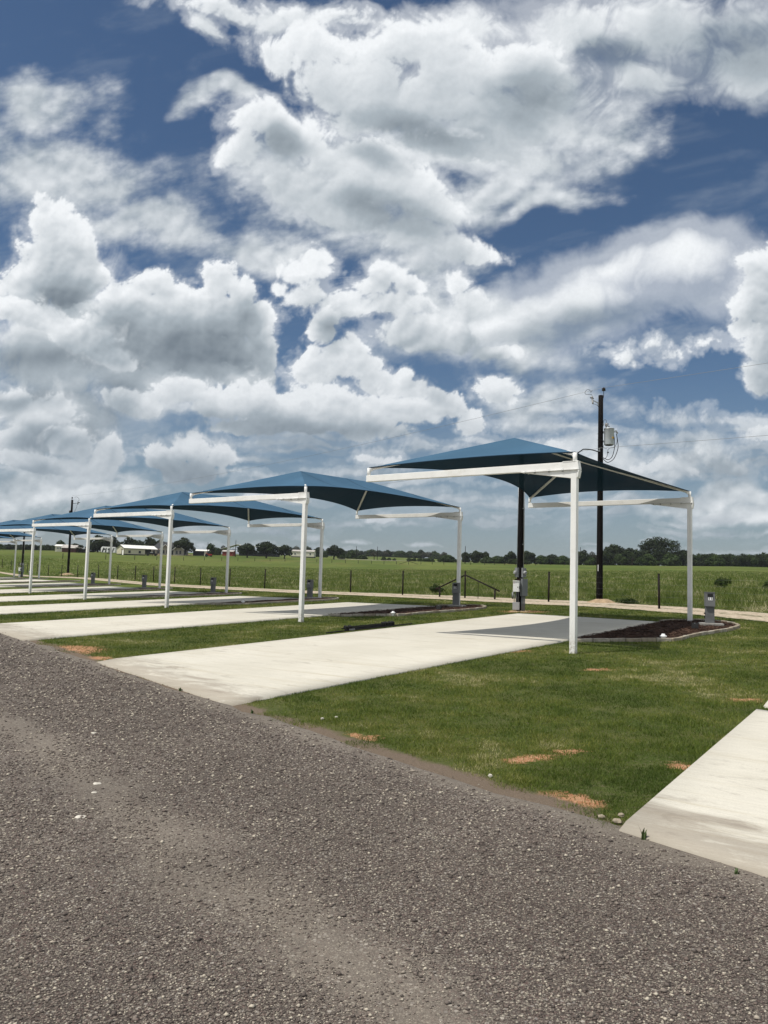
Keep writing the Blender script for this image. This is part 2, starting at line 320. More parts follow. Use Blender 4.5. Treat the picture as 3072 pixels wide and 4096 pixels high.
# ------------------------------------------------------------------ materials
def new_mat(name):
    m = bpy.data.materials.new(name); m.use_nodes = True; t = NT(m.node_tree)
    return m, t, m.node_tree.nodes['Principled BSDF']
def setp(t, p, **k):
    for a, v in k.items(): t.put(p.inputs[{'color': 'Base Color', 'rough': 'Roughness', 'metal': 'Metallic', 'spec': 'Specular IOR Level', 'normal': 'Normal', 'alpha': 'Alpha'}[a]], v)
def bump(t, h, strength=.3, dist=.01):
    b = t.n('ShaderNodeBump'); t.put(b.inputs['Height'], h); b.inputs['Strength'].default_value = strength; b.inputs['Distance'].default_value = dist
    return b.outputs[0]
def wpos(t): return t.n('ShaderNodeNewGeometry').outputs['Position']
def attr(t, name): return t.n('ShaderNodeAttribute', attribute_name=name)
def plain(name, c, rough=.6, metal=0, var=.25, scale=6, bmp=0.0, spec=.4, dirt=None):
    m, t, p = new_mat(name); tc = t.n('ShaderNodeTexCoord').outputs['Object']
    n = t.noise(tc, scale, 6, .6)
    k = t.ramp(n, .3, .7, 1-var, 1+var*.6)
    cc = t.vec('SCALE', c, scale=k)
    if dirt:
        n2 = t.noise(tc, scale*.6, 7, .7)
        cc = t.mix(t.ramp(n2, .52, .72, 0, dirt[1]), cc, dirt[0])
    setp(t, p, color=cc, rough=t.ramp(n, .3, .7, rough-.06, min(1, rough+.1)), metal=metal, spec=spec)
    if bmp: setp(t, p, normal=bump(t, t.noise(tc, scale*8, 4, .6), bmp, .004))
    return m
M = {}
M['white_paint'] = plain('white_paint', (.76, .765, .75), .42, var=.05, scale=3, bmp=.05, dirt=((.45, .42, .36), .30))
def painted():
    m = M['white_paint']; t = NT(m.node_tree); p = m.node_tree.nodes['Principled BSDF']; lk = p.inputs['Base Color'].links[0].from_socket
    tc = t.n('ShaderNodeTexCoord').outputs['Object']; sp = t.n('ShaderNodeSeparateXYZ'); t.link(tc, sp.inputs[0])
    k = t.math('MULTIPLY', t.ramp(sp.outputs[2], .55, .0, 0, .85), t.ramp(t.noise(tc, 14, 6, .7), .40, .68)); t.put(p.inputs['Base Color'], t.mix(k, lk, (.30, .25, .18)))
painted()
M['rock_tan'] = plain('tan_rock', (.34, .29, .22), .9, var=.35, scale=12, bmp=.5, spec=.2)
M['black_pole'] = plain('black_creosote', (.0055, .0045, .0045), .85, var=.5, scale=5, bmp=.5, spec=.15)
M['black'] = plain('black_metal', (.004, .004, .0045), .7, var=.3)
M['rust'] = plain('rusty_steel', (.012, .008, .0075), .75, var=.5, scale=9, spec=.2, dirt=((.06, .022, .014), .6))
M['grey_box'] = plain('grey_enamel', (.17, .185, .195), .5, var=.08, scale=5)
M['dark_grey'] = plain('dark_grey_enamel', (.125, .13, .132), .55, var=.12, scale=5, dirt=((.17, .16, .14), .25))
M['white_box'] = plain('white_enamel', (.72, .73, .73), .4, var=.05, dirt=((.4, .38, .34), .2))
M['galv'] = plain('galvanised_steel', (.32, .34, .35), .4, metal=.6, var=.15)
M['pvc'] = plain('grey_conduit', (.20, .21, .22), .5, var=.1)
M['light_box'] = plain('pale_grey_box', (.34, .35, .36), .55, var=.12, dirt=((.22, .2, .17), .4))
M['porcelain'] = plain('brown_porcelain', (.03, .02, .02), .25, var=.1)
M['insul'] = plain('grey_insulator', (.30, .30, .30), .4, var=.1)
M['xfmr'] = plain('transformer_grey', (.42, .46, .48), .38, var=.06, scale=3)
M['wire'] = plain('aluminium_wire', (.25, .26, .27), .5, metal=.3, var=.1)
M['cable'] = plain('black_cable', (.01, .01, .011), .5, var=.2)
M['label_white'] = plain('label_white', (.78, .78, .78), .5, var=.04)
M['label_black'] = plain('label_black', (.008, .008, .008), .5, var=.1)
M['label_red'] = plain('label_red', (.35, .03, .02), .5, var=.1)
M['label_yellow'] = plain('label_yellow', (.45, .25, .02), .5, var=.1)
M['concrete_base'] = plain('old_concrete', (.27, .26, .24), .9, var=.2, scale=9, bmp=.4)
M['stone'] = plain('limestone_block', (.36, .33, .275), .9, var=.3, scale=7, bmp=.7, spec=.2, dirt=((.17, .14, .10), .6))
M['bark'] = plain('bark', (.045, .035, .028), .9, var=.4, scale=3, bmp=.6, spec=.1)
M['wood_dark'] = plain('dark_timber', (.045, .03, .024), .85, var=.4)
M['cream'] = plain('cream_siding', (.50, .47, .35), .6, var=.06, scale=1)
M['cream_pale'] = plain('pale_siding', (.58, .56, .47), .6, var=.06, scale=1)
M['white_roof'] = plain('white_metal_roof', (.80, .79, .74), .4, var=.05, scale=1)
M['tin_roof'] = plain('tin_roof', (.42, .39, .36), .45, var=.15, scale=1)
M['dark_roof'] = plain('dark_shingles', (.035, .037, .042), .85, var=.3, scale=2)
M['glass_dark'] = plain('window_glass', (.02, .025, .03), .12, var=.1, spec=.6)
M['brown_wall'] = plain('brown_board', (.075, .030, .026), .8, var=.25, scale=2)
M['red_wall'] = plain('red_board', (.20, .035, .025), .8, var=.2, scale=2)
M['skirt'] = plain('dark_skirting', (.02, .02, .022), .8, var=.3)
M['house_stone'] = plain('pale_stone_wall', (.36, .34, .30), .8, var=.2, scale=2)
M['red_paint'] = plain('red_paint', (.4, .03, .02), .4, var=.1)
M['tyre'] = plain('tyre', (.012, .012, .012), .8, var=.2)
M['rock'] = plain('white_rock', (.52, .49, .43), .9, var=.3, scale=12, bmp=.5, spec=.2)
def fabric_mat():
    m, t, p = new_mat('blue_shade_cloth'); tc = t.n('ShaderNodeTexCoord').outputs['Object']
    uv = t.n('ShaderNodeUVMap').outputs[0]; sp = t.n('ShaderNodeSeparateXYZ'); t.link(uv, sp.inputs[0])
    fr = t.math('ABSOLUTE', t.math('SUBTRACT', t.math('FRACT', t.math('DIVIDE', sp.outputs[0], 2.9)), .5))
    seam = t.ramp(fr, .486, .490)
    n = t.noise(tc, .7, 4, .5)
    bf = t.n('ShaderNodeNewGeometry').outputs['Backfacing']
    c = t.mix(bf, (.062, .132, .210), (.009, .028, .044))  # back face darkened in colour to deepen the shade under the cloth
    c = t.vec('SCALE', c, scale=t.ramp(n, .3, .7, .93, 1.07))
    c = t.mix(t.math('MULTIPLY', seam, .75), c, (.008, .016, .03))
    weave = t.noise(tc, 260, 1, .5)
    setp(t, p, color=c, rough=.9, spec=.05, normal=bump(t, weave, .06, .002))
    tr = t.n('ShaderNodeBsdfTransparent'); tl = t.n('ShaderNodeBsdfTranslucent'); t.put(tl.inputs[0], (.003, .010, .018))
    mx = t.n('ShaderNodeMixShader'); mx.inputs[0].default_value = .12; t.link(p.outputs[0], mx.inputs[1]); t.link(tl.outputs[0], mx.inputs[2])
    m2 = t.n('ShaderNodeMixShader'); m2.inputs[0].default_value = .018; t.link(mx.outputs[0], m2.inputs[1]); t.link(tr.outputs[0], m2.inputs[2])
    t.link(m2.outputs[0], m.node_tree.nodes['Material Output'].inputs[0])
    return m
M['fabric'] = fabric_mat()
# ------------------------------------------------------------------ terrain
GA, GB, PX, PY = 0.0281, 0.0139, 4.0942, 16.7379
SPX, SPY = -6.6002, 8.2448                     # from one site to the next
A_ = Vector((-4.5438, 3.4873)); B_ = Vector((5.8037, 8.4025))
ah = A_.normalized(); bh = B_.normalized()
AZK = [-180, -60, -26, -14, 0, 12, 24, 60, 180]
RK = [110, 190, 280, 420, 600, 1500, 4000]
ZT = [[-.3]*7, [-.3, 1.5, 3, 5, 7, 12, 18], [-.2, 3.0, 5.3, 7.6, 9, 15, 25], [.3, 2.0, 4.0, 9.2, 12, 24, 45], [1.2, 2.4, 4.5, 8.5, 14, 30, 55],
      [1.8, 3.3, 5.7, 8.8, 12, 25, 50], [2.3, 4.2, 7.0, 9.6, 13, 27, 52], [2.5, 4, 6, 8, 11, 20, 40], [-.3]*7]
CK = [0, .05, 0, -.07, -.05, 0, .1, .19, .19]
ZTA = np.array(ZT, dtype=float)
def Zn(x, y):
    x = np.asarray(x, dtype=float); y = np.asarray(y, dtype=float)
    R = np.hypot(x, y)
    g = GA*(x-PX)+GB*(np.maximum(y, -30)-PY)
    i = ((x-PX-2.9)*SPX+(y-PY-4.2)*SPY)/(SPX**2+SPY**2)
    g = g+np.interp(i, range(9), CK)
    az = np.degrees(np.arctan2(x, y)); F = np.zeros_like(g)
    cols = np.stack([np.interp(az, AZK, ZTA[:, j]) for j in range(7)], -1)
    for j in range(6):
        t = np.clip((R-RK[j])/(RK[j+1]-RK[j]), 0, 1)
        F = F+(cols[..., j+1]-cols[..., j])*t
    F = F+cols[..., 0]
    w = np.clip((R-75)/60, 0, 1); w = w*w*(3-2*w)
    return g*(1-w)+F*w
def Z(x, y): return float(Zn(x, y))
def P3(x, y, dz=0): return (x, y, Z(x, y)+dz)
# road edge: through E0, direction ED; En points into the road
E0 = np.array([-1.99, 10.71]); ED = np.array([.613, -.790]); EN = np.array([-.790, -.613])
def noise2(x, y, s, seed=3): return fbm(np.asarray(x)*s, np.asarray(y)*s, seed, 4, .55)
def edge_d(x, y): return (np.asarray(x)-E0[0])*EN[0]+(np.asarray(y)-E0[1])*EN[1]
# ---- ground sheet (polar grid about the origin, fine near, coarse far)
rings = np.concatenate([[0.0], np.geomspace(.6, 5500, 150)])
azs = np.concatenate([np.arange(-40, 40, .5), np.arange(40, 320, 4)]); na = len(azs)
RR, AA = np.meshgrid(rings, np.radians(azs), indexing='ij')
X = RR*np.sin(AA); Y = RR*np.cos(AA); Zg = Zn(X, Y)
far = np.clip((RR-60)/60, 0, 1)
Zg = Zg+far*.05*fbm(X*.05, Y*.05, 77, 3)
V3 = np.stack([X, Y, Zg], -1).reshape(-1, 3)
idx = np.arange(len(rings)*na).reshape(len(rings), na); nx = np.roll(idx, -1, 1)
F4 = np.stack([idx[:-1], nx[:-1], nx[1:], idx[1:]], -1).reshape(-1, 4)[:, ::-1]
PATCH = [(-.17, 8.88, .26, .10, -50), (1.55, 7.9, .30, .11, 30), (1.95, 8.2, .22, .10, 0), (1.63, 6.52, .28, .17, -50), (2.95, 7.55, .22, .12, -50), (3.95, 14.3, .26, .18, 20),
         (-6.7, 17.3, .9, .55, -52), (-5.85, 15.7, .4, .5, -52), (3.0, 17.2, .35, .2, 30), (5.5, 30.3, .9, .7, 0), (-10.4, 20.3, .6, .5, 0), (5.2, 11.2, .25, .13, 0)]
def ground_mat():
    m, t, p = new_mat('grass_ground'); P = wpos(t)
    sp = t.n('ShaderNodeSeparateXYZ'); t.link(P, sp.inputs[0]); x, y, z = sp.outputs
    R = t.vec('LENGTH', P)
    n1 = t.noise(P, 1.4, 6, .6); n2 = t.noise(P, 22, 5, .65); n3 = t.noise(P, 120, 3, .6)
    lawn = t.mix(t.ramp(n1, .35, .65), (.055, .078, .016), (.090, .100, .030))
    lawn = t.mix(t.ramp(n2, .45, .75), lawn, (.13, .12, .065))
    lawn = t.vec('SCALE', lawn, scale=t.ramp(n3, .3, .7, .55, 1.4))
    # pasture: broad mottled bands
    st = t.n('ShaderNodeMapping'); t.link(P, st.inputs[0]); st.inputs[3].default_value = (1, .33, 1); st.inputs[2].default_value = (0, 0, R_(-15))
    f1 = t.noise(st.outputs[0], .035, 6, .6); f2 = t.noise(st.outputs[0], .28, 6, .65); f3 = t.noise(P, 2.2, 6, .7)
    pas = t.mix(t.ramp(f1, .36, .62), (.068, .098, .016), (.112, .134, .030))
    pas = t.mix(t.ramp(f2, .45, .70, 0, .5), pas, (.030, .054, .012))
    pas = t.mix(t.ramp(t.noise(st.outputs[0], .06, 5, .6, dist=.5), .56, .68, 0, .6), pas, (.110, .085, .032))
    pas = t.mix(t.ramp(t.noise(st.outputs[0], .11, 5, .7), .58, .72, 0, .65), pas, (.160, .165, .062))
    pas = t.vec('SCALE', pas, scale=t.ramp(f3, .25, .75, .68, 1.32))
    c = t.mix(t.ramp(R, 42, 60), lawn, pas)
    # bare soil worn through the lawn
    wob = t.vec('SCALE', t.vec('SUBTRACT', t.noise(P, 5, 4, .6, color=True), (.5, .5, .5)), scale=.55)
    flat = t.vec('MULTIPLY', P, (1, 1, 0)); Pw = t.vec('ADD', flat, t.vec('MULTIPLY', wob, (1, 1, 0)))
    acc = None
    for e in PATCH:
        v = Pw if acc is None else t.vec('MULTIPLY_ADD', acc, (1e-7, 1e-7, 0), Pw)
        d = t.ellipse(v, *e); acc = d if acc is None else t.math('MINIMUM', acc, d)
    soil = t.mix(t.ramp(n2, .35, .7), (.33, .155, .080), (.46, .29, .17))
    soil = t.vec('SCALE', soil, scale=t.ramp(n3, .3, .7, .75, 1.25))
    c = t.mix(t.ramp(t.math('ADD', acc, t.math('MULTIPLY', t.math('SUBTRACT', t.noise(P, 9, 6, .7), .5), 2.4)), 1.35, .60), c, soil)
    # worked dirt by the farm buildings
    d = t.ellipse(t.vec('ADD', flat, t.vec('SCALE', t.vec('SUBTRACT', t.noise(P, .12, 4, .6, color=True), (.5, .5, .5)), scale=18.)), -99, 352, 20, 24, 0)
    c = t.mix(t.ramp(d, 1.0, .8), c, t.vec('SCALE', (.36, .23, .15), scale=t.ramp(f3, .3, .7, .7, 1.2)))
    # brown dirt along the road's edge
    ed = t.vec('DOT_PRODUCT', t.vec('SUBTRACT', P, (float(E0[0]), float(E0[1]), 0)), (float(EN[0]), float(EN[1]), 0))
    ed = t.math('ADD', ed, t.math('MULTIPLY', t.math('SUBTRACT', t.noise(P, 1.6, 5, .6), .5), .6))
    dirt = t.vec('SCALE', (.155, .120, .090), scale=t.ramp(n3, .3, .7, .7, 1.3))
    c = t.mix(t.ramp(ed, -.30, -.12), c, dirt)
    h = t.math('MULTIPLY_ADD', n3, .6, n2)
    setp(t, p, color=c, rough=.95, spec=.1, normal=bump(t, h, .7, .03))
    return m
M['ground'] = ground_mat()
gnd = obj_from('ground', np_mesh('ground', V3, F4, M['ground'], True)); tag(gnd, kind='structure')
# ---- gravel road
def road_mat():
    m, t, p = new_mat('gravel_road'); P = wpos(t)
    R = t.vec('LENGTH', P)
    def layer(sc, seed):
        mp = t.n('ShaderNodeMapping'); t.link(P, mp.inputs[0]); mp.inputs[1].default_value = (seed, seed*2, 0)
        vo = t.n('ShaderNodeTexVoronoi', feature='F1'); t.link(mp.outputs[0], vo.inputs['Vector']); vo.inputs['Scale'].default_value = sc; vo.inputs['Randomness'].default_value = 1.0
        s3 = t.n('ShaderNodeSeparateXYZ'); t.link(vo.outputs['Color'], s3.inputs[0])
        return vo.outputs['Distance'], s3.outputs
    d1, c1 = layer(80, 0); d2, c2 = layer(150, 3.3); d3, c3 = layer(42, 7.1)
    def stone_col(c, d):
        a = t.mix(t.ramp(c[0], .0, 1., smooth=False), (.072, .060, .054), (.192, .165, .142))
        a = t.mix(t.ramp(c[1], .76, .84), a, (.42, .38, .31)); a = t.mix(t.ramp(c[2], .72, .80), a, (.15, .105, .092))
        return t.vec('SCALE', a, scale=t.ramp(d, .25, .62, 1.12, .35))
    s = t.mix(.5, stone_col(c1, d1), stone_col(c2, d2))
    s = t.mix(t.math('MULTIPLY', t.ramp(c3[0], .80, .84), t.ramp(d3, .46, .30)), s, t.mix(c3[1], (.36, .33, .285), (.16, .145, .135)))
    n1 = t.noise(P, .9, 7, .62); n2 = t.noise(P, 5, 5, .6); n3 = t.noise(P, 180, 3, .6)
    # compacted dusty wheel tracks
    flat = t.vec('MULTIPLY', P, (1, 1, 0))
    Pw = t.vec('ADD', flat, t.vec('SCALE', t.vec('SUBTRACT', t.noise(P, .8, 4, .6, color=True), (.5, .5, .5)), scale=1.2))
    al = t.vec('DOT_PRODUCT', Pw, (float(EN[0]), float(EN[1]), 0))
    tr = t.ramp(t.math('ABSOLUTE', t.math('SUBTRACT', al, -2.30)), .55, .05, 0, .72)
    tr2 = t.ramp(t.math('ABSOLUTE', t.math('SUBTRACT', al, -.55)), .55, .1)
    w = t.math('MULTIPLY', t.math('ADD', tr, t.math('MULTIPLY', tr2, .30)), t.ramp(n1, .25, .48))
    ed = t.vec('DOT_PRODUCT', t.vec('SUBTRACT', P, (float(E0[0]), float(E0[1]), 0)), (float(EN[0]), float(EN[1]), 0))
    edw = t.math('ADD', ed, t.math('MULTIPLY', t.math('SUBTRACT', n1, .5), 1.4))
    w = t.math('ADD', w, t.ramp(edw, .50, .08, 0, .9), clamp=True)
    w = t.math('MULTIPLY', w, t.ramp(n2, .25, .6, .65, 1.0))
    dust = t.vec('SCALE', (.178, .155, .128), scale=t.ramp(n3, .3, .7, .78, 1.22))
    c = t.mix(t.math('MULTIPLY', w, .80), s, dust)
    c = t.vec('SCALE', c, scale=t.ramp(t.noise(P, .45, 5, .6), .3, .7, .84, 1.14))
    # with distance the stones average out
    h = t.math('ADD', t.math('MULTIPLY', t.ramp(d1, .0, .55, 1, 0), t.math('SUBTRACT', 1.0, t.math('MULTIPLY', w, .75))), t.math('MULTIPLY', t.ramp(d2, 0, .5, .5, 0), .6))
    setp(t, p, color=c, rough=.9, spec=.22, normal=bump(t, h, .6, .006))
    return m
M['road'] = road_mat()
ts = np.concatenate([np.arange(-26, 26, .5), np.arange(26, 140, 3.0)]); ss = np.concatenate([[0, .05, .12, .22, .35, .5, .75, 1.0], np.arange(1.5, 10.6, .5)])
TT, SS = np.meshgrid(-ts, ss, indexing='ij')
jit = .16*fbm(TT*.7, TT*0+3.3, 41, 4)+.05*fbm(TT*3, TT*0+9.3, 42, 3)
S2 = np.where(SS < 1, SS+jit*(1-SS), SS)
X = E0[0]+ED[0]*TT+EN[0]*S2; Y = E0[1]+ED[1]*TT+EN[1]*S2
lift = .012+.0*SS
Zr = Zn(X, Y)+np.where(SS < .02, -.02, lift)
V3 = np.stack([X, Y, Zr], -1).reshape(-1, 3); idx = np.arange(X.size).reshape(X.shape)
F4 = np.stack([idx[:-1, :-1], idx[1:, :-1], idx[1:, 1:], idx[:-1, 1:]], -1).reshape(-1, 4)
me = np_mesh('gravel_road', V3, F4, M['road'], True)
road = obj_from('gravel_road', me); tag(road, kind='structure')
# ---- strips that follow the ground, with a UV across them
def strip(name, left, right, mat, dz=.01, n=12, sub=6, uvscale=1.0):
    L = np.array(left, float); Rr = np.array(right, float)
    def dense(Pp):
        k = np.arange(len(Pp)); q = np.linspace(0, len(Pp)-1, (len(Pp)-1)*sub+1)
        return np.stack([np.interp(q, k, Pp[:, 0]), np.interp(q, k, Pp[:, 1])], -1)
    L = dense(L); Rr = dense(Rr); w = np.linspace(0, 1, n+1)
    X = L[:, None, 0]*(1-w)+Rr[:, None, 0]*w; Y = L[:, None, 1]*(1-w)+Rr[:, None, 1]*w
    V3 = np.stack([X, Y, Zn(X, Y)+dz], -1).reshape(-1, 3); idx = np.arange(X.size).reshape(X.shape)
    F4 = np.stack([idx[:-1, :-1], idx[1:, :-1], idx[1:, 1:], idx[:-1, 1:]], -1).reshape(-1, 4)
    me = np_mesh(name, V3, F4, mat, True)
    run = np.concatenate([[0], np.cumsum(np.hypot(*np.diff(L, axis=0).T))])
    uv = np.stack([np.repeat(run, n+1), np.tile(w, len(L))], -1)
    ul = me.uv_layers.new(name='UVMap'); ul.data.foreach_set('uv', uv[F4.ravel()].astype(np.float32).ravel())
    o = obj_from(name, me); tag(o, kind='structure'); return o
def track_mat():
    m, t, p = new_mat('caliche_track'); P = wpos(t)
    uv = t.n('ShaderNodeUVMap').outputs[0]; sp = t.n('ShaderNodeSeparateXYZ'); t.link(uv, sp.inputs[0]); v = sp.outputs[1]
    n = t.noise(P, .9, 6, .65); n2 = t.noise(P, 9, 6, .7); n3 = t.noise(P, 2.5, 5, .6)
    vv = t.math('ADD', v, t.math('MULTIPLY', t.math('SUBTRACT', n, .5), .30))
    edge = t.math('MINIMUM', vv, t.math('SUBTRACT', 1.0, vv))
    stone = t.mix(t.ramp(n2, .3, .7), (.24, .19, .135), (.56, .48, .37))
    grass = t.vec('SCALE', (.05, .065, .02), scale=t.ramp(n2, .3, .7, .6, 1.4))
    mid = t.math('MULTIPLY', t.ramp(t.math('ABSOLUTE', t.math('SUBTRACT', vv, .52)), .11, .04), t.ramp(n3, .42, .6, 0, .75))
    c = t.mix(mid, stone, grass)
    c = t.mix(t.ramp(t.math('ADD', edge, t.math('MULTIPLY', t.math('SUBTRACT', n2, .5), .14)), .10, .05), c, grass)
    setp(t, p, color=c, rough=.95, spec=.1, normal=bump(t, n2, .8, .03))
    return m
M['track'] = track_mat()
TRF = [(27, 5), (17.2, 18.3), (12.42, 25.16), (11.16, 29.3), (9.13, 32.7), (6.46, 35.23), (3.49, 39.4), (-3.48, 48.19), (-18.8, 64.2), (-32.6, 83.1), (-50.3, 104.3), (-75, 134)]
TRB = [(30.5, 7), (20.5, 20.6), (15.4, 28.3), (12.9, 33.3), (10.5, 37.4), (7.7, 40.6), (4.3, 45.2), (-2.6, 52.4), (-20.5, 70.8), (-36.9, 93.8), (-53.4, 109.6), (-78, 139)]
strip('dirt_track', TRF, TRB, M['track'], .02, 12, 10)
m_, t_, p_ = new_mat('pale_lane'); setp(t_, p_, color=t_.vec('SCALE', (.50, .46, .36), scale=t_.ramp(t_.noise(wpos(t_), .3, 4), .3, .7, .6, 1.1)), rough=.9)
M['lane'] = m_
strip('farm_lane', [(-24, 386), (-12, 392), (0, 396), (20, 399), (40, 387), (62, 372)], [(-24, 391), (-12, 400), (0, 404), (20, 405), (40, 391), (62, 375)], M['lane'], .12, 3, 8)
# ---- concrete pads
def pad_mat():
    m, t, p = new_mat('broomed_concrete'); P = wpos(t); tc = t.n('ShaderNodeTexCoord').outputs['Object']
    rot = t.n('ShaderNodeMapping'); t.link(P, rot.inputs[0]); rot.inputs[2].default_value = (0, 0, math.atan2(ah.y, ah.x)*-1)
    st = t.n('ShaderNodeMapping'); t.link(rot.outputs[0], st.inputs[0]); st.inputs[3].default_value = (.22, 3.2, 1)
    n1 = t.noise(P, .5, 5, .6); n2 = t.noise(st.outputs[0], 1.6, 7, .65, dist=.3); n3 = t.noise(P, 60, 4, .7); n4 = t.noise(st.outputs[0], 14, 3, .6)
    c = t.mix(t.ramp(n1, .3, .7), (.50, .475, .405), (.56, .535, .465))
    c = t.mix(t.ramp(n2, .52, .74, 0, .7), c, (.43, .385, .29))
    c = t.vec('SCALE', c, scale=t.ramp(n4, .3, .7, .94, 1.04))
    c = t.vec('SCALE', c, scale=t.ramp(n3, .3, .7, .93, 1.05))
    st2 = t.n('ShaderNodeMapping'); t.link(rot.outputs[0], st2.inputs[0]); st2.inputs[3].default_value = (.7, 2.0, 1)
    # dirt dragged in from the road end and dark scuffs
    ed = t.vec('DOT_PRODUCT', t.vec('SUBTRACT', P, (float(E0[0]), float(E0[1]), 0)), (float(EN[0]), float(EN[1]), 0))
    sm = t.noise(st2.outputs[0], 1.5, 8, .75, dist=.6)
    k = t.math('ADD', ed, t.math('MULTIPLY', t.math('SUBTRACT', sm, .5), 4.2))
    c = t.mix(t.ramp(k, -1.1, -.1, 0, .62), c, (.22, .185, .145))
    k2 = t.math('MULTIPLY', t.ramp(sm, .56, .68), t.ramp(ed, -14, -.5, .12, .42))
    c = t.mix(k2, c, (.18, .15, .12))
    red = t.math('MULTIPLY', t.ramp(t.noise(P, 2.0, 6, .75, dist=1.0), .70, .76), .35)
    c = t.mix(red, c, (.33, .18, .10))
    setp(t, p, color=c, rough=.85, spec=.25, normal=bump(t, t.math('ADD', n4, n3), .15, .004))
    return m
M['pad'] = pad_mat()
def pad(nl, nr, fr, fl, name='concrete_pad', notch=None):
    n, k = 40, 10
    s = np.linspace(0, 1, n+1); w = np.linspace(0, 1, k+1); nl, nr, fr, fl = [np.array(q, float) for q in (nl, nr, fr, fl)]
    Lp = nl+(fl-nl)*s[:, None]; Rp = nr+(fr-nr)*s[:, None]
    G = Lp[:, None, :]*(1-w)[None, :, None]+Rp[:, None, :]*w[None, :, None]
    rag = .035*fbm(w*9+nl[0], w*0+2.2, 61, 4); G[0] += EN*rag[:, None]
    Zp = Zn(G[..., 0], G[..., 1])+.045
    Zp[0] -= .025; Zp[1] -= .0
    V = np.concatenate([G, Zp[..., None]], -1); H, W = V.shape[:2]; top = V.reshape(-1, 3)
    idx = np.arange(H*W).reshape(H, W)
    loop = np.concatenate([idx[0, :], idx[1:, -1], idx[-1, -2::-1], idx[-2:0:-1, 0]])
    bot = top[loop].copy(); bot[:, 2] -= .16; base = len(top); m = len(loop)
    F = [tuple(q) for q in np.stack([idx[:-1, :-1], idx[:-1, 1:], idx[1:, 1:], idx[1:, :-1]], -1).reshape(-1, 4)]
    F += [(int(loop[i]), base+i, base+(i+1) % m, int(loop[(i+1) % m])) for i in range(m)]
    o = obj_from(name, np_mesh(name, np.concatenate([top, bot]), np.array(F), M['pad'])); tag(o, kind='structure'); return o
PAD = [(-5.43, 15.13), (-1.99, 10.71), (8.88, 24.95), (5.04, 28.67)]
for i in range(0, 9):
    pad(*[(q[0]+SPX*i, q[1]+SPY*i) for q in PAD])
pad((1.77, 5.78), (5.3, 1.25), (8.40, 5.72), (4.91, 10.27))
pad((5.16, 10.60), (8.60, 6.06), (16.4, 17.3), (12.9, 21.7))
# ------------------------------------------------------------------ the sky's clouds: a far shell over the mapped directions
def build_sky():
    us, vs, C, A = sky_raster()
    U, V = np.meshgrid(us, vs); D = np.stack([U, np.ones_like(U), V], -1); D /= np.linalg.norm(D, axis=-1, keepdims=True)
    pos = (D*9000).reshape(-1, 3); pos[:, 2] += EYE
    idx = np.arange(U.size).reshape(U.shape)
    F4 = np.stack([idx[:-1, :-1], idx[1:, :-1], idx[1:, 1:], idx[:-1, 1:]], -1).reshape(-1, 4)
    m = bpy.data.materials.new('clouds'); m.use_nodes = True; m.cycles.emission_sampling = 'NONE'; m.node_tree.nodes.clear(); t = NT(m.node_tree)
    out = t.n('ShaderNodeOutputMaterial'); em = t.n('ShaderNodeEmission'); tr = t.n('ShaderNodeBsdfTransparent'); mx = t.n('ShaderNodeMixShader')
    a = attr(t, 'cloud'); gp = t.n('ShaderNodeNewGeometry').outputs['Position']
    fine = t.noise(t.vec('SCALE', gp, scale=.001), 26, 5, .65)
    t.put(em.inputs[0], t.vec('SCALE', a.outputs['Color'], scale=t.ramp(fine, .3, .7, .975, 1.025)))
    t.put(mx.inputs[0], a.outputs['Alpha']); t.link(tr.outputs[0], mx.inputs[1]); t.link(em.outputs[0], mx.inputs[2]); t.link(mx.outputs[0], out.inputs[0])
    me = np_mesh('sky', pos, F4, m, True)
    at = me.color_attributes.new('cloud', 'FLOAT_COLOR', 'POINT')
    at.data.foreach_set('color', np.concatenate([np.maximum(C, 0), A[..., None]], -1).astype(np.float32).ravel())
    tag(obj_from('sky', me), kind='structure')
build_sky()
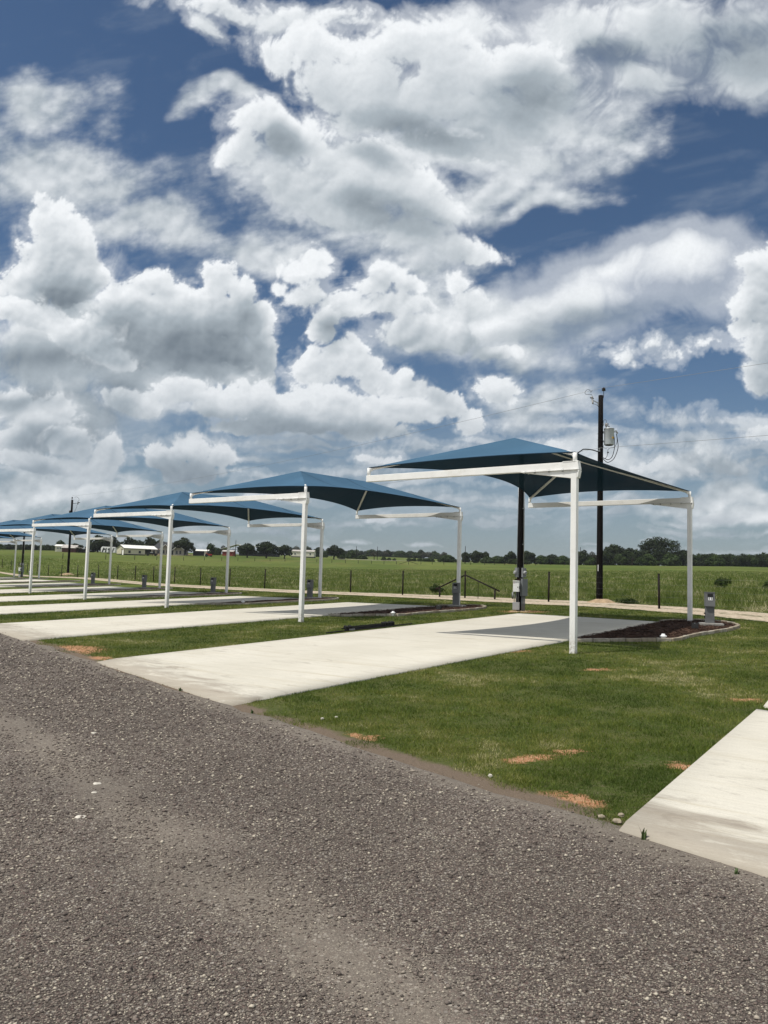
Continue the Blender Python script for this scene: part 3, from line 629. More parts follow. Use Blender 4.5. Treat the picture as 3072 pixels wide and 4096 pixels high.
# ------------------------------------------------------------------ shade canopies
HF, HB, APZ, TAP = 4.128, 4.05, 1.2247, .2814
a3 = Vector((ah.x, ah.y, 0)); b3 = Vector((bh.x, bh.y, 0)); up = Vector((0, 0, 1)); n3v = a3.cross(up)*-1
AL, BL = A_.length, B_.length
def make_canopy():
    root = empty('shade_canopy', (0, 0, 0))
    zb = .27
    posts = []
    zt = [HF, zb+HB]; orig = [Vector((0, 0, 0)), Vector((B_.x, B_.y, 0))]
    for k in (0, 1):
        o = orig[k]; g = zb*k; H = zt[k]
        p = MB(); p.frame(o+up*((g-.6+H-.18)/2), a3, n3v, up, .130, .130, H-.18-g+.6)
        po = p.build('post', M['white_paint'], root, bev=.008)
        # outer end cap that bulges behind the post
        c = MB()
        c.prism([(-.07, H-.36), (-.092, H-.36), (-.122, H-.215), (-.122, H-.195), (-.07, H-.195)], o, a3, up, n3v, .145)
        c.prism([(-.06, H-.185), (-.122, H-.185), (-.115, H-.13), (-.088, H+.02), (-.06, H+.022), (-.06, H-.185)], o, a3, up, n3v, .145)
        c.build('end_cap', M['white_paint'], po, bev=.004)
        br = MB()
        br.prism([(.06, H-.186), (1.20, H-.186), (.06, H-.36)], o, a3, up, n3v, .12)
        br.frame(o+a3*.58+up*(H-.176), a3, n3v, up, 1.34, .20, .014)
        br.build('bracket', M['white_paint'], po)
        b0 = None
        for d in (.25, .58, .92, 1.15):
            for s in (-1, 1):
                q = o+a3*d+n3v*(s*.082)+up*(H-.212)
                if b0 is None: bo = MB(); bo.lathe((0, 0, 0), [(.016, 0), (.016, .058)], 6); b0 = bo.build('bolt', M['galv'], po, loc=q)
                else: bb = b0.copy(); col.objects.link(bb); bb.parent = po; bb.location = q
        arm = MB(); arm.frame(o+a3*(AL/2-.01)+up*(H-.084), a3, n3v, up, AL+.10, .125, .165)
        ar = arm.build('arm', M['white_paint'], root, bev=.008)
        lip = MB(); lip.frame(o+a3*.08+up*(H+.006), a3, n3v, up, .36, .14, .016); lip.build('cover_plate', M['white_paint'], ar)
    c00, c10 = up*(HF+.21), a3*AL+up*(HF+.21)
    c01, c11 = orig[1]+up*(zt[1]+.21), orig[1]+a3*AL+up*(zt[1]+.21)
    ctr = a3*(AL/2)
    A1 = ctr+b3*(BL*TAP)+up*(HF+APZ); A2 = ctr+b3*(BL*(1-TAP))+up*(zt[1]+APZ-.10)
    ris = MB()
    for c, apx in ((c00, A1), (c10, A1), (c01, A2), (c11, A2)):
        ris = MB(); ris.tube([c-up*.24, c-up*.01], .046, 12)
        d = (apx-c).normalized(); dh = Vector((d.x, d.y, 0)).normalized()
        ris.prism([(0, -.16), (.04, -.10), (.20, .0), (.42, .075), (.42, .12), (0, .0)], c-up*.01, dh, up, dh.cross(up), .05)
        ris.build('corner_riser', M['white_paint'], root)
    for c, apx in ((c00, A1), (c10, A1), (c01, A2), (c11, A2)):
        h = MB(); off = up*-.045; h.tube([c+off, c.lerp(apx, .5)+off*1.2, apx+off*1.6], .042, 10); h.build('rafter', M['white_paint'], root)
    h = MB(); h.tube([A1-up*.07, A2-up*.07], .042, 10); h.build('ridge_pole', M['white_paint'], root)
    # the cloth: four panels with scalloped hems
    vs, fs, uvs = [], [], []; hems = []
    def panel(c0, c1, r0, r1, sag, ns, nr):
        k = len(vs); e = c1-c0; en = e.normalized(); inn = ((r0+r1)/2-(c0+c1)/2); inn = inn-en*inn.dot(en); inl = Vector((inn.x, inn.y, 0)).length
        hem = []
        for i in range(ns+1):
            s = i/ns; Ev = c0+e*s+inn*(sag/inl*4*s*(1-s)); Tv = r0.lerp(r1, s); hem.append(Ev)
            for j in range(nr+1):
                r = j/nr; p = Ev.lerp(Tv, r)-up*(.10*4*r*(1-r)*4*s*(1-s)); vs.append(p); uvs.append(((p-c0).dot(b3) if abs(e.normalized().dot(b3)) > .5 else 100.0, r))
        for i in range(ns):
            for j in range(nr):
                q = k+i*(nr+1)+j; fs.append((q, q+nr+1, q+nr+2, q+1))
        hems.append(hem)
    panel(c10, c00, A1, A1, .34, 24, 10); panel(c01, c11, A2, A2, .34, 24, 10)
    panel(c00, c01, A1, A2, .80, 36, 10); panel(c11, c10, A2, A1, .80, 36, 10)
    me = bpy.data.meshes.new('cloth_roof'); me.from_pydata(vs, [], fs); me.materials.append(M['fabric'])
    ul = me.uv_layers.new(name='UVMap')
    for lp in me.loops: ul.data[lp.index].uv = uvs[lp.vertex_index]
    me.polygons.foreach_set('use_smooth', np.ones(len(me.polygons), dtype=bool))
    cl = obj_from('cloth_roof', me, root)
    hm = MB()
    for hem in hems: hm.tube(hem, .013, 6)
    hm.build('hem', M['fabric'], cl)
    return root
CAN = [(4.119, 16.782, 0.0), (-2.539, 24.936, -.028), (-9.089, 33.214, -.136), (-15.697, 41.482, -.274), (-22.286, 49.657, -.338), (-28.958, 58.045, -.363), None, (-42.146, 74.452, -.22), (-48.655, 82.68, -.21)]
NUM = ['11', '13', '15', '17', '', '', '', '', '']
ORDN = ['nearest', 'second nearest', 'third from the right', 'fourth from the right', 'fifth from the right', 'sixth from the right', '', 'second from the far end', 'farthest']
can0 = make_canopy()
for i, c in enumerate(CAN):
    if c is None: continue
    o = can0 if i == 0 else copy_tree(can0)
    o.location = c
    tl = {0: 'nearest blue hip shade canopy on white cantilever posts, by the number 11 pedestal',
          1: 'blue hip shade canopy on white posts beside the number 13 pedestal, second nearest',
          2: 'blue hip shade canopy on white posts beside the number 15 pedestal, third nearest',
          3: 'blue shade canopy on white posts, fourth from the right, just left of number 15',
          4: 'blue shade canopy on white posts, fifth from the right in the receding row',
          5: 'blue shade canopy on white posts, sixth from right, its front post outside the photo',
          7: 'small far blue shade canopy just right of the distant meter pole',
          8: 'farthest blue shade canopy, left of the distant meter pole'}[i]
    tag(o, tl, 'canopy', 'blue shade canopies in a row')
# ------------------------------------------------------------------ mulch beds, pedestals and their small fittings
def mulch_mat():
    m, t, p = new_mat('bark_mulch'); P = wpos(t)
    v = t.voronoi(P, 26, out='Color'); s = t.n('ShaderNodeSeparateXYZ'); t.link(v, s.inputs[0]); n = t.noise(P, 60, 4, .7)
    c = t.mix(s.outputs[0], (.028, .015, .011), (.075, .042, .03)); c = t.mix(t.ramp(s.outputs[1], .93, .96), c, (.22, .16, .11))
    setp(t, p, color=t.vec('SCALE', c, scale=t.ramp(n, .3, .7, .6, 1.4)), rough=.95, spec=.1, normal=bump(t, t.math('ADD', s.outputs[0], n), .9, .02))
    return m
M['stone_tan'] = plain('tan_block', (.29, .25, .19), .9, var=.3, scale=7, bmp=.7, spec=.2); M['mulch'] = mulch_mat(); M['mulch_chip'] = plain('mulch_chip', (.065, .038, .027), .95, var=.6, scale=3, spec=.1)
BED = [(4.75, 19.15), (5.6, 19.22), (6.4, 19.30), (7.15, 19.32), (7.45, 19.55), (7.9, 20.2), (8.5, 20.9), (9.1, 21.5), (9.7, 22.05), (10.3, 22.8), (10.72, 23.5), (10.93, 24.3), (10.88, 25.05), (10.6, 25.55), (9.9, 25.60), (9.2, 25.35), (8.93, 25.1)]
BED_L = ['dark mulch bed edged in pale stone blocks around the number 11 pedestal', 'dark mulch bed with stone edging around the number 13 pedestal', 'dark mulch bed with thin stone edging at the number 15 pedestal',
         'narrow dark mulch bed beside the fourth pad', 'narrow dark mulch bed beside the fifth pad', 'narrow dark mulch bed beside the sixth pad', 'thin dark mulch strip beside the seventh pad', 'thin dark mulch strip by the far meter pole', 'farthest dark mulch strip at the left edge']
def make_bed(i):
    dx, dy = SPX*i, SPY*i; rb = random.Random(40+i)
    root = empty('mulch_bed', P3(7.5+dx, 21.9+dy), 0, BED_L[i], 'garden bed', 'mulch beds beside the pads'); o0 = Vector(root.location)
    inner = [(PAD[1][0]+(PAD[2][0]-PAD[1][0])*s+.02, PAD[1][1]+(PAD[2][1]-PAD[1][1])*s) for s in (.995, .9, .8, .7, .62)]
    poly = BED+inner
    bm = bmesh.new(); vs = [bm.verts.new((x+dx, y+dy, 0)) for x, y in poly]; bm.faces.new(vs)
    bmesh.ops.triangulate(bm, faces=bm.faces[:]); 
    for _ in range(3 if i < 3 else 1): bmesh.ops.subdivide_edges(bm, edges=bm.edges[:], cuts=1, use_grid_fill=True)
    bmesh.ops.triangulate(bm, faces=bm.faces[:])
    pb = np.array([(x+dx, y+dy) for x, y in poly])
    for v in bm.verts:
        d = np.min(np.hypot(pb[:, 0]-v.co.x, pb[:, 1]-v.co.y)); v.co.z = Z(v.co.x, v.co.y)+.035+.03*min(1, d)+rb.uniform(-.006, .006); v.co -= o0
    me = bpy.data.meshes.new('mulch'); bm.to_mesh(me); bm.free(); me.materials.append(M['mulch']); me.polygons.foreach_set('use_smooth', np.ones(len(me.polygons), dtype=bool))
    mu = obj_from('mulch', me, root)
    if i < 2:
        n = 5200 if i == 0 else 3000; mn = BED; ch = []
        from mathutils.geometry import intersect_point_line
        tri = []
        def inside(x, y):
            c = False; j = len(poly)-1
            for q in range(len(poly)):
                xi, yi = poly[q]; xj, yj = poly[j]
                if (yi > y) != (yj > y) and x < (xj-xi)*(y-yi)/(yj-yi)+xi: c = not c
                j = q
            return c
        vv, ff = [], []
        while len(ff) < n:
            x, y = rb.uniform(4.7, 11), rb.uniform(19, 25.7)
            if not inside(x, y): continue
            z = Z(x+dx, y+dy)+.07; a = rb.uniform(0, 6.3); L = rb.uniform(.02, .07); w = rb.uniform(.006, .014); ti = rb.uniform(-.5, .5)
            d = Vector((math.cos(a), math.sin(a), ti*.5))*L; e = Vector((-math.sin(a), math.cos(a), rb.uniform(-.5, .5)))*w; c = Vector((x+dx, y+dy, z+rb.uniform(-.01, .012)))-o0
            k = len(vv); vv += [c-d-e, c+d-e*.6, c+d+e, c-d+e*.7]; ff.append((k, k+1, k+2, k+3))
        ck = obj_from('bark_chips', np_mesh('bark_chips', np.array([tuple(v) for v in vv]), np.array(ff), M['mulch_chip']), root); ck['kind'] = 'stuff'
    # edging blocks
    pts = [Vector((x+dx, y+dy, 0)) for x, y in BED]; seg = []
    if i < 2:
        for q in range(len(pts)-1):
            L = (pts[q+1]-pts[q]).length; m = max(1, round(L/.42))
            for r in range(m): seg.append((pts[q].lerp(pts[q+1], r/m), pts[q].lerp(pts[q+1], (r+1)/m)))
        for s0, s1 in seg:
            d = (s1-s0); dn = d.normalized(); s0 = s0+dn*.008; s1 = s1-dn*.008
            a = Vector((s0.x, s0.y, Z(s0.x, s0.y)+.032))-o0; b_ = Vector((s1.x, s1.y, Z(s1.x, s1.y)+.032))-o0
            e = MB(); e.bar(a+up*rb.uniform(-.008, .01), b_+up*rb.uniform(-.008, .01), .095+rb.uniform(-.02, .02), .11); e.build('edging_stone', M['stone'] if rb.random() < .6 else M['stone_tan'], root, bev=.012)
    else:
        e = MB()
        for q in range(len(pts)-1):
            a, b_ = pts[q], pts[q+1]; e.bar(Vector((a.x, a.y, Z(a.x, a.y)+.03))-o0, Vector((b_.x, b_.y, Z(b_.x, b_.y)+.03))-o0, .09, .10)
        e.build('edging', M['stone'], root)
for i in range(9): make_bed(i)
def text_mesh(txt, size):
    cu = bpy.data.curves.new('txt', 'FONT'); cu.body = txt; cu.size = size; cu.align_x = 'CENTER'; cu.align_y = 'CENTER'; cu.extrude = .0015; cu.offset = size*.022
    tmp = bpy.data.objects.new('txt', cu); col.objects.link(tmp); bpy.context.view_layer.update()
    me = bpy.data.meshes.new_from_object(tmp.evaluated_get(bpy.context.evaluated_depsgraph_get())); col.objects.unlink(tmp); bpy.data.objects.remove(tmp)
    return me
PED = [(9.89, 23.6), (3.1, 32.2), (-3.87, 44.0-3.0), (-11.0, 49.8), (-17.9, 57.6), (-24.3, 65.6), None, (-35.9, 80.2), (-46.7, 94.0)]
PED = [(9.89, 23.6), (3.1, 32.6), (-3.75, 40.9), (-10.6, 49.2), (-17.4, 57.3), (-24.2, 65.5), None, (-35.5, 79.0), (-46.2, 92.6)]
def make_pedestal():
    r = empty('utility_pedestal', (0, 0, 0))
    b = MB(); b.box((0, 0, .31), (.245, .20, .62)); b.build('column', M['dark_grey'], r, bev=.006)
    h = MB(); h.prism([(-.165, .555), (.125, .555), (.125, .97), (-.115, .97)], (0, 0, 0), (0, 1, 0), (0, 0, 1), (1, 0, 0), .272)
    hd = h.build('head', M['dark_grey'], r, bev=.006)
    cap = MB(); cap.box((0, 0, .978), (.285, .26, .014)); cap.build('top_cap', M['dark_grey'], hd, bev=.003)
    w = MB(); w.frame((0, -.134, .885), (1, 0, 0), Vector((0, .12, 1)).normalized().cross(Vector((1, 0, 0))), Vector((0, .12, 1)).normalized(), .15, .012, .10); w.build('window', M['black'], hd)
    c = MB(); c.tube([(-.13, -.02, .36), (-.155, -.02, .33)], .022, 8); c.tube([(-.13, .03, .24), (-.15, .03, .24)], .03, 8); c.build('outlet', M['black'], r)
    s = MB(); s.box((.04, .02, -.04), (.66, .52, .20)); s.build('concrete_base', M['concrete_base'], r, bev=.012)
    return r
ped0 = make_pedestal()
PL = ['grey utility pedestal with white number 11 in the nearest mulch bed', 'grey utility pedestal with number 13 in front of a rear canopy post', 'grey utility pedestal with small number 15 plate',
      'grey utility pedestal at the fourth pad, seen small', 'grey utility pedestal at the fifth pad, small against the fence', 'grey utility pedestal at the sixth pad', '', 'tiny grey pedestal just right of the far meter pole', 'leftmost tiny grey pedestal near the photo edge']
for i, q in enumerate(PED):
    if q is None: continue
    o = ped0 if i == 0 else copy_tree(ped0)
    o.location = P3(q[0], q[1], .06 if i < 6 else .03); o.rotation_euler = (0, 0, R_(-14) if i == 0 else R_(-22)); tag(o, PL[i], 'utility pedestal', 'utility pedestals one per site')
    if NUM[i]:
        hd = [c for c in o.children if c.name.startswith('head')][0]
        f = Vector((0, .12, 1)).normalized(); nn = Vector((1, 0, 0)).cross(f)
        w = MB(); w.frame((0, -.1455, .79), (1, 0, 0), nn, f, .118, .004, .10); pl = w.build('number_plate', M['label_white'], hd)
        me = text_mesh(NUM[i], .115); me.materials.clear(); me.materials.append(M['label_black'])
        me.transform(Matrix(((1, 0, 0), (0, f.y, nn.y*-1), (0, f.z, nn.z*-1))).to_4x4()); me.transform(Matrix.Translation((0, -.149, .79)))
        tx = obj_from('number', me)
        tx.parent = hd
# black valve boxes and white cleanout caps
def place_box(x, y, dz, lab):
    r = empty('landscape_light', P3(x, y, dz), R_(-20), lab, 'light', 'black box lights in the beds')
    b = MB(); b.prism([(-.10, 0), (.09, 0), (.085, .15), (-.06, .165)], (0, 0, 0), (0, 1, 0), (0, 0, 1), (1, 0, 0), .185); b.build('housing', M['black'], r, bev=.006)
    s = MB(); s.box((-.01, -.06, .155), (.03, .02, .02)); s.build('knob', M['galv'], r)
place_box(8.95, 22.35, .06, 'black box light on the mulch of the nearest garden bed')
place_box(2.25, 30.6, .05, 'black box light in the second garden bed, farther away and smaller')
def place_cap(x, y, dz, lab):
    r = empty('cleanout_cap', P3(x, y, dz), 0, lab, 'pipe cap', 'white sewer caps at the bed edges')
    b = MB(); b.lathe((0, 0, 0), [(.055, -.08), (.055, .03)], 14); b.build('pipe', M['white_box'], r)
    b = MB(); b.lathe((0, 0, 0), [(.085, .015), (.085, .04), (.07, .05), (.045, .055), (.045, .08), (.035, .09)], 16); b.build('cap', M['white_box'], r)
place_cap(6.99, 19.42, .09, 'white pipe cap on the stone edging of the nearest bed')
place_cap(.42, 27.55, .09, 'white pipe cap on the stone edging of the second bed')
place_cap(-6.35, 36.0, .09, 'white pipe cap at the edge of the third bed')
# ------------------------------------------------------------------ folded frame lying on the pad's edge
def folded_frame():
    p0, p1 = Vector((-1.42, 20.62, 0)), Vector((.93, 23.62, 0))
    r = empty('folded_frame', P3(-.3, 22.1, .06), 0, 'long black folded frame and bar lying along the edge of the nearest pad', 'folded frame'); o = Vector(r.location)
    def q(s, side=0, dz=0):
        p = p0.lerp(p1, s); d = (p1-p0).normalized(); p = p+Vector((-d.y, d.x, 0))*side
        return Vector((p.x, p.y, Z(p.x, p.y)+.05+dz))-o
    b = MB(); b.bar(q(0, 0, .02), q(1, 0, .02), .035, .03); b.build('bar', M['black'], r)
    rb = random.Random(3)
    for k in range(7):
        b = MB(); b.bar(q(.22+rb.uniform(-.02, .03), .05+.03*(k % 4), .03+.035*(k//3)), q(.74+rb.uniform(-.03, .05), .06+.028*(k % 3), .03+.035*(k//3)), .028, .028); b.build('tube', M['black'], r)
    b = MB()
    for s, w in ((.23, .22), (.27, .18), (.66, .2), (.70, .24), (.74, .2), (.77, .14)): b.bar(q(s, .03, .07), q(s+.01, .03+w*.6, .10), .09, .10)
    b.build('hinge', M['black'], r, bev=.01)
    b = MB()
    for k in range(5): b.box(q(.245+k*.013, -.01, .03), (.02, .02, .05))
    b.build('foot', M['galv'], r)
folded_frame()
# ------------------------------------------------------------------ poles
def wood_pole(name, x, y, top, r0, r1, lab, lean=(0, 0)):
    r = empty(name, P3(x, y), 0, lab, 'utility pole'); z0 = r.location.z
    b = MB(); n = 8; b.tube([(lean[0]*k/n, lean[1]*k/n, -.5+(top-z0+.5)*k/n) for k in range(n+1)], [r0+(r1-r0)*k/n for k in range(n+1)], 18); b.build('shaft', M['black_pole'], r)
    return r
def curve_pts(ps, n=14):
    ps = [Vector(p) for p in ps]; out = []
    P_ = [ps[0]*2-ps[1]]+ps+[ps[-1]*2-ps[-2]]
    for i in range(1, len(P_)-2):
        for k in range(n):
            t = k/n; a, b, c, d = P_[i-1:i+3]
            out.append(.5*((2*b)+(c-a)*t+(2*a-5*b+4*c-d)*t*t+(3*b-a-3*c+d)*t**3))
    out.append(ps[-1]); return out
def transformer_pole():
    r = wood_pole('power_pole', 10.27, 36.9, 10.41, .158, .112, 'tall black power pole carrying a transformer, right of the nearest canopy')
    T = 9.91
    def L(zx, zy, y=0): return Vector(((zx-772)*.002857, y, T-(zy-305)*.002857))
    b = MB(); b.tube(curve_pts([L(808, 400), L(812, 350), L(820, 320), L(820, 235)]), .014, 8)
    ins = b.build('insulator_pin', M['cable'], r)
    b = MB(); b.lathe(L(820, 232), [(.03, 0), (.055, .01), (.095, .02), (.095, .028), (.04, .034), (.04, .05), (.095, .06), (.095, .068), (.04, .074), (.04, .09), (.095, .1), (.095, .108), (.04, .114), (.04, .13), (.08, .14), (.05, .16), (.03, .18)], 16)
    b.build('insulator', M['porcelain'], ins)
    b = MB(); b.bar(L(745, 445), L(648, 398), .04, .04); b.bar(L(745, 480), L(735, 420), .05, .12); cb = b.build('bracket', M['galv'], r)
    b = MB(); ax = (L(622, 325)-L(640, 455)).normalized(); b.lathe(L(640, 455), [(.035, 0), (.035, .05), (.05, .06), (.035, .07), (.05, .12), (.035, .13), (.05, .18), (.035, .19), (.045, .24), (.045, .30), (.06, .34), (.03, .38)], 12, ax); b.build('fuse_cutout', M['insul'], r)
    b = MB(); b.bar(L(590, 350), L(655, 362), .03, .04); b.build('cutout_hood', M['black'], r)
    b = MB(); b.tube(curve_pts([L(628, 310), L(600, 293), L(520, 293), L(507, 255), L(545, 214), L(585, 222), L(603, 258), L(625, 225)]), .010, 6); b.tube(curve_pts([L(640, 455), L(680, 460), L(715, 480), L(742, 515)]), .009, 6); b.build('jumper_wire', M['cable'], r)
    # transformer tank
    c = L(915, 0); c.z = 0; zc = T-(1150-305)*.002857
    b = MB(); b.lathe((c.x, 0, zc), [(.19, 0), (.222, .02), (.228, .05), (.228, .76), (.236, .77), (.236, .80), (.20, .83), (.06, .85)], 24); tk = b.build('transformer_tank', M['xfmr'], r)
    b = MB(); b.lathe((c.x, 0, zc-.002), [(.17, -.01), (.20, .004)], 24); b.build('tank_base', M['black'], tk)
    b = MB(); b.lathe((c.x+.236*0, 0, zc+.785), [(.242, -.02), (.242, .02)], 24); b.build('lid_band', M['galv'], tk)
    b = MB(); b.box((c.x-.24, 0, zc+.62), (.10, .08, .10)); b.box((c.x-.24, 0, zc+.18), (.10, .08, .08)); b.build('hanger', M['galv'], tk)
    b = MB(); b.frame((c.x+.13, -.186, zc+.34), (.8, .6, 0), (-.6, .8, 0), up, .10, .05, .075); b.build('warning_label', M['label_yellow'], tk)
    for bx, zt_, rr_ in ((870, 860, .062), (912, 862, .035)):
        b = MB(); q = L(bx, 868); hgt = .26 if rr_ > .05 else .13; b.lathe(q, [(rr_*.5, 0), (rr_*.8, .02), (rr_*.5, .035), (rr_*.8, .05), (rr_*.5, .065), (rr_*.8, .08), (rr_*.5, .10), (rr_*1.1, .12), (rr_*1.15, hgt-.04), (rr_*.9, hgt)], 14); b.build('bushing', M['insul'], tk)
    b = MB(); q = L(800, 850); b.lathe(q, [(.03, 0), (.03, .07), (.072, .09), (.075, .17), (.06, .20)], 14); b.build('arrester', M['insul'], tk)
    b = MB(); b.tube(curve_pts([L(818, 775), L(822, 735), L(845, 718), L(868, 735), L(872, 775)]), .009, 6); b.tube(curve_pts([L(898, 775), L(905, 800), L(912, 822)]), .008, 6); b.build('jumper_wire', M['cable'], tk)
    for q in (L(975, 912, -.05), L(1020, 905, -.02), L(1040, 925, .03)):
        b = MB(); b.lathe(q-Vector((.03, 0, 0)), [(.03, 0), (.035, .02), (.02, .03), (.035, .05), (.03, .08)], 10, (1, 0, 0)); b.box(q+Vector((.05, 0, -.03)), (.05, .05, .09)); b.build('side_bushing', M['galv'], tk)
    b = MB()
    b.tube(curve_pts([L(985, 940, -.05), L(1000, 1080, -.07), L(1000, 1200, -.06), L(965, 1340, -.04), L(905, 1395, -.03), L(850, 1380, -.02), L(820, 1362)]), .017, 8)
    b.tube(curve_pts([L(1040, 950, .02), L(1062, 1080, .02), L(1066, 1200, .02), L(1000, 1370, .01), L(905, 1438, 0), L(850, 1415, 0), L(818, 1378)]), .017, 8)
    b.tube(curve_pts([L(1048, 960, .03), L(1050, 1090, .03), L(1010, 1175, .03), L(940, 1195, .02)]), .010, 6)
    b.tube(curve_pts([L(930, 1205), L(900, 1220), L(893, 1280), L(880, 1340), L(855, 1372)]), .012, 6)
    b.lathe(L(898, 1285), [(.02, 0), (.042, .02), (.042, .05), (.02, .075)], 10)
    b.tube(curve_pts([L(832, 1150), L(818, 1185), L(850, 1205), L(880, 1210)]), .007, 6)
    b.tube(curve_pts([L(760, 1340, -.11), L(785, 1375, -.11), L(820, 1385, -.03)]), .009, 6)
    b.build('drip_loop', M['cable'], tk)
    b = MB()
    for zy in (963, 1065): b.tube([L(705, zy), L(735, zy)], .010, 6)
    b.box(L(745, 1222, -.09), (.06, .05, .06)); b.box(L(740, 1255, -.09), (.09, .06, .05)); b.build('bolt', M['galv'], r)
    b = MB(); b.box((-.11, -.13, 1.62), (.03, .02, .30)); b.build('marker_tag', M['label_white'], r)
    b = MB(); rb = random.Random(8); pr = [(.78, -.05), (.62, .03), (.42, .10), (.25, .16), (.12, .17)]; b.lathe((.08, -.08, 0), pr, 18); mo = b.build('dirt_mound', M['soil'], r)
    for v in mo.data.vertices: v.co += Vector((rb.uniform(-.05, .05), rb.uniform(-.05, .05), rb.uniform(-.025, .025)))
    return r
M['soil'] = plain('loose_soil', (.34, .25, .16), .95, var=.35, scale=6, bmp=.8, spec=.1)
transformer_pole()
def meter_pole(x, y, lab, full=True, group=None):
    r = wood_pole('meter_pole', x, y, Z(x, y)+6.1, .125, .10, lab)
    def box(n, cx, cy, z0, z1, w, d, m, yaw, par=r, bev=.006):
        b = MB(); b.box((cx, cy, (z0+z1)/2), (w, d, z1-z0), R_(yaw)); return b.build(n, m, par, bev=bev)
    k = 1.0
    # left group, turned left; right group, turned right
    wb = box('white_enclosure', -.165, -.22, .76, 1.155, .235, .17, M['white_box'], -24)
    b = MB(); b.box((-.165, -.23, 1.17), (.25, .20, .03), R_(-24)); b.build('hood', M['white_box'], wb, bev=.006)
    ca, sa = math.cos(R_(-24)), math.sin(R_(-24))
    def off(cx, cy, u, v): return (cx+u*ca-v*sa, cy+u*sa+v*ca)
    q = off(-.165, -.22, .1185, -.0); b = MB(); b.box((*q, .92), (.006, .085, .13), R_(-24)); b.build('window', M['black'], wb)
    q = off(-.165, -.22, .075, -.088); b = MB(); b.box((*q, .935), (.022, .012, .045), R_(-24)); b.build('latch', M['black'], wb)
    q = off(-.165, -.22, -.075, -.0865); b = MB(); b.box((*q, 1.09), (.055, .003, .010), R_(-24)); b.build('marking', M['label_red'], wb)
    lb = box('lower_box', -.165, -.20, .065, .36, .26, .12, M['light_box'], -20)
    b = MB()
    for u in (-.075, 0, .075): 
        q = off(-.165, -.20, u, -.01); b.tube([(*q, .36), (*q, .76)], .022 if u == 0 else .014, 10)
    q0 = off(-.165, -.20, -.135, -.02); q1 = off(-.165, -.20, -.07, -.02)
    b.tube(curve_pts([(*q0, .48), (*q0, .66), (*q0, .72), (*q1, .73)], 5), .03, 8); b.tube([(*q0, .72), (*q0, .50)], .034, 10)
    b.build('conduit', M['pvc'], r)
    rbx = box('panel_box', .135, -.14, .60, 1.265, .25, .15, M['grey_box'], 26)
    b = MB()
    for kx in range(4): b.tube([(.055+kx*.042, -.16+kx*.018, -.1), (.055+kx*.042, -.16+kx*.018, .61)], .018, 8)
    b.build('conduit', M['pvc'], r)
    mb = box('meter_box', .125, -.10, 1.32, 1.685, .17, .12, M['pvc'], 28)
    n = Vector((math.sin(R_(28)), -math.cos(R_(28)), 0)); b = MB(); b.lathe(Vector((.125, -.10, 1.50))+n*.06, [(.072, 0), (.072, .05), (.06, .075), (.02, .085)], 16, n); b.build('meter_dome', M['light_box'], mb)
    b = MB(); b.box(Vector((.125, -.10, 1.505))+n*.147, (.05, .006, .03), R_(28)); b.build('meter_face', M['glass_dark'], mb)
    b = MB(); b.tube([(.11, -.09, 1.265), (.11, -.09, 1.32)], .022, 10); b.build('nipple', M['pvc'], mb)
    mb2 = box('meter_box', -.115, -.05, 1.32, 1.685, .15, .12, M['pvc'], -60)
    n = Vector((math.sin(R_(-72)), -math.cos(R_(-72)), 0)); b = MB(); b.lathe(Vector((-.115, -.05, 1.50))+n*.07, [(.07, 0), (.07, .05), (.055, .07)], 16, n); b.build('meter_dome', M['light_box'], mb2)
    bk = MB(); bk.box((-.08, -.13, 1.235), (.26, .07, .05), R_(-10)); bk.build('strut', M['rust'], r)
    b = MB(); b.tube([(.118, -.06, 1.68), (.122, -.06, 5.9)], .022, 10)
    for z in (2.6, 4.0, 5.2): b.box((.10, -.07, z), (.09, .06, .03))
    b.build('mast_conduit', M['galv'], r)
    b = MB(); b.tube([(-.125, -.05, 1.68), (-.11, -.05, 5.6)], .012, 8); b.build('mast_conduit', M['galv'], r)
    b = MB(); b.lathe((.0, -.05, -.02), [(.42, -.03), (.36, .03), (.22, .05), (.1, .055)], 14); b.build('dirt_mound', M['soil'], r)
    return r
meter_pole(5.35, 30.35, 'black meter pole with white and grey electric boxes behind the nearest pad')
meter_pole(-40.76, 88.5, 'distant small meter pole with a white box at the left edge')
def far_pole():
    r = wood_pole('power_pole', -41.93, 104.33, 10.2, .16, .13, 'distant black power pole rising behind the third and fourth canopies'); T = 10.1
    s = 104.3/3115*.12056      # metres per unit of the close study
    def L(zx, zy): return Vector(((zx-448)*s, 0, T-(zy-335)*s))
    b = MB(); b.tube([L(440, 335), L(440, 285)], .03, 6); b.lathe(L(440, 285), [(.05, 0), (.09, .04), (.09, .16), (.05, .2)], 8); b.build('insulator', M['porcelain'], r)
    b = MB(); b.tube([L(485, 450), L(605, 430)], .03, 6); b.lathe(L(640, 480), [(.06, 0), (.06, .1), (.10, .16), (.06, .2), (.06, .4)], 8); b.bar(L(645, 405), L(705, 415), .08, .08); b.build('fuse_cutout', M['cable'], r)
    b = MB(); b.tube(curve_pts([L(655, 370), L(675, 320), L(650, 265), L(600, 228), L(545, 228), L(515, 240)]), .018, 6); b.tube(curve_pts([L(615, 480), L(605, 570), L(575, 650), L(545, 715), L(500, 765)]), .018, 6); b.build('jumper_wire', M['cable'], r)
    b = MB(); b.lathe((.0, 0, 0), [(1.3, -.1), (.9, .12), (.4, .3), (.15, .33)], 16); b.build('dirt_mound', M['soil'], r)
    b = MB(); b.lathe(L(390, 760), [(.1, 0), (.12, .1), (.1, .3)], 8); b.build('bracket', M['cable'], r)
far_pole()
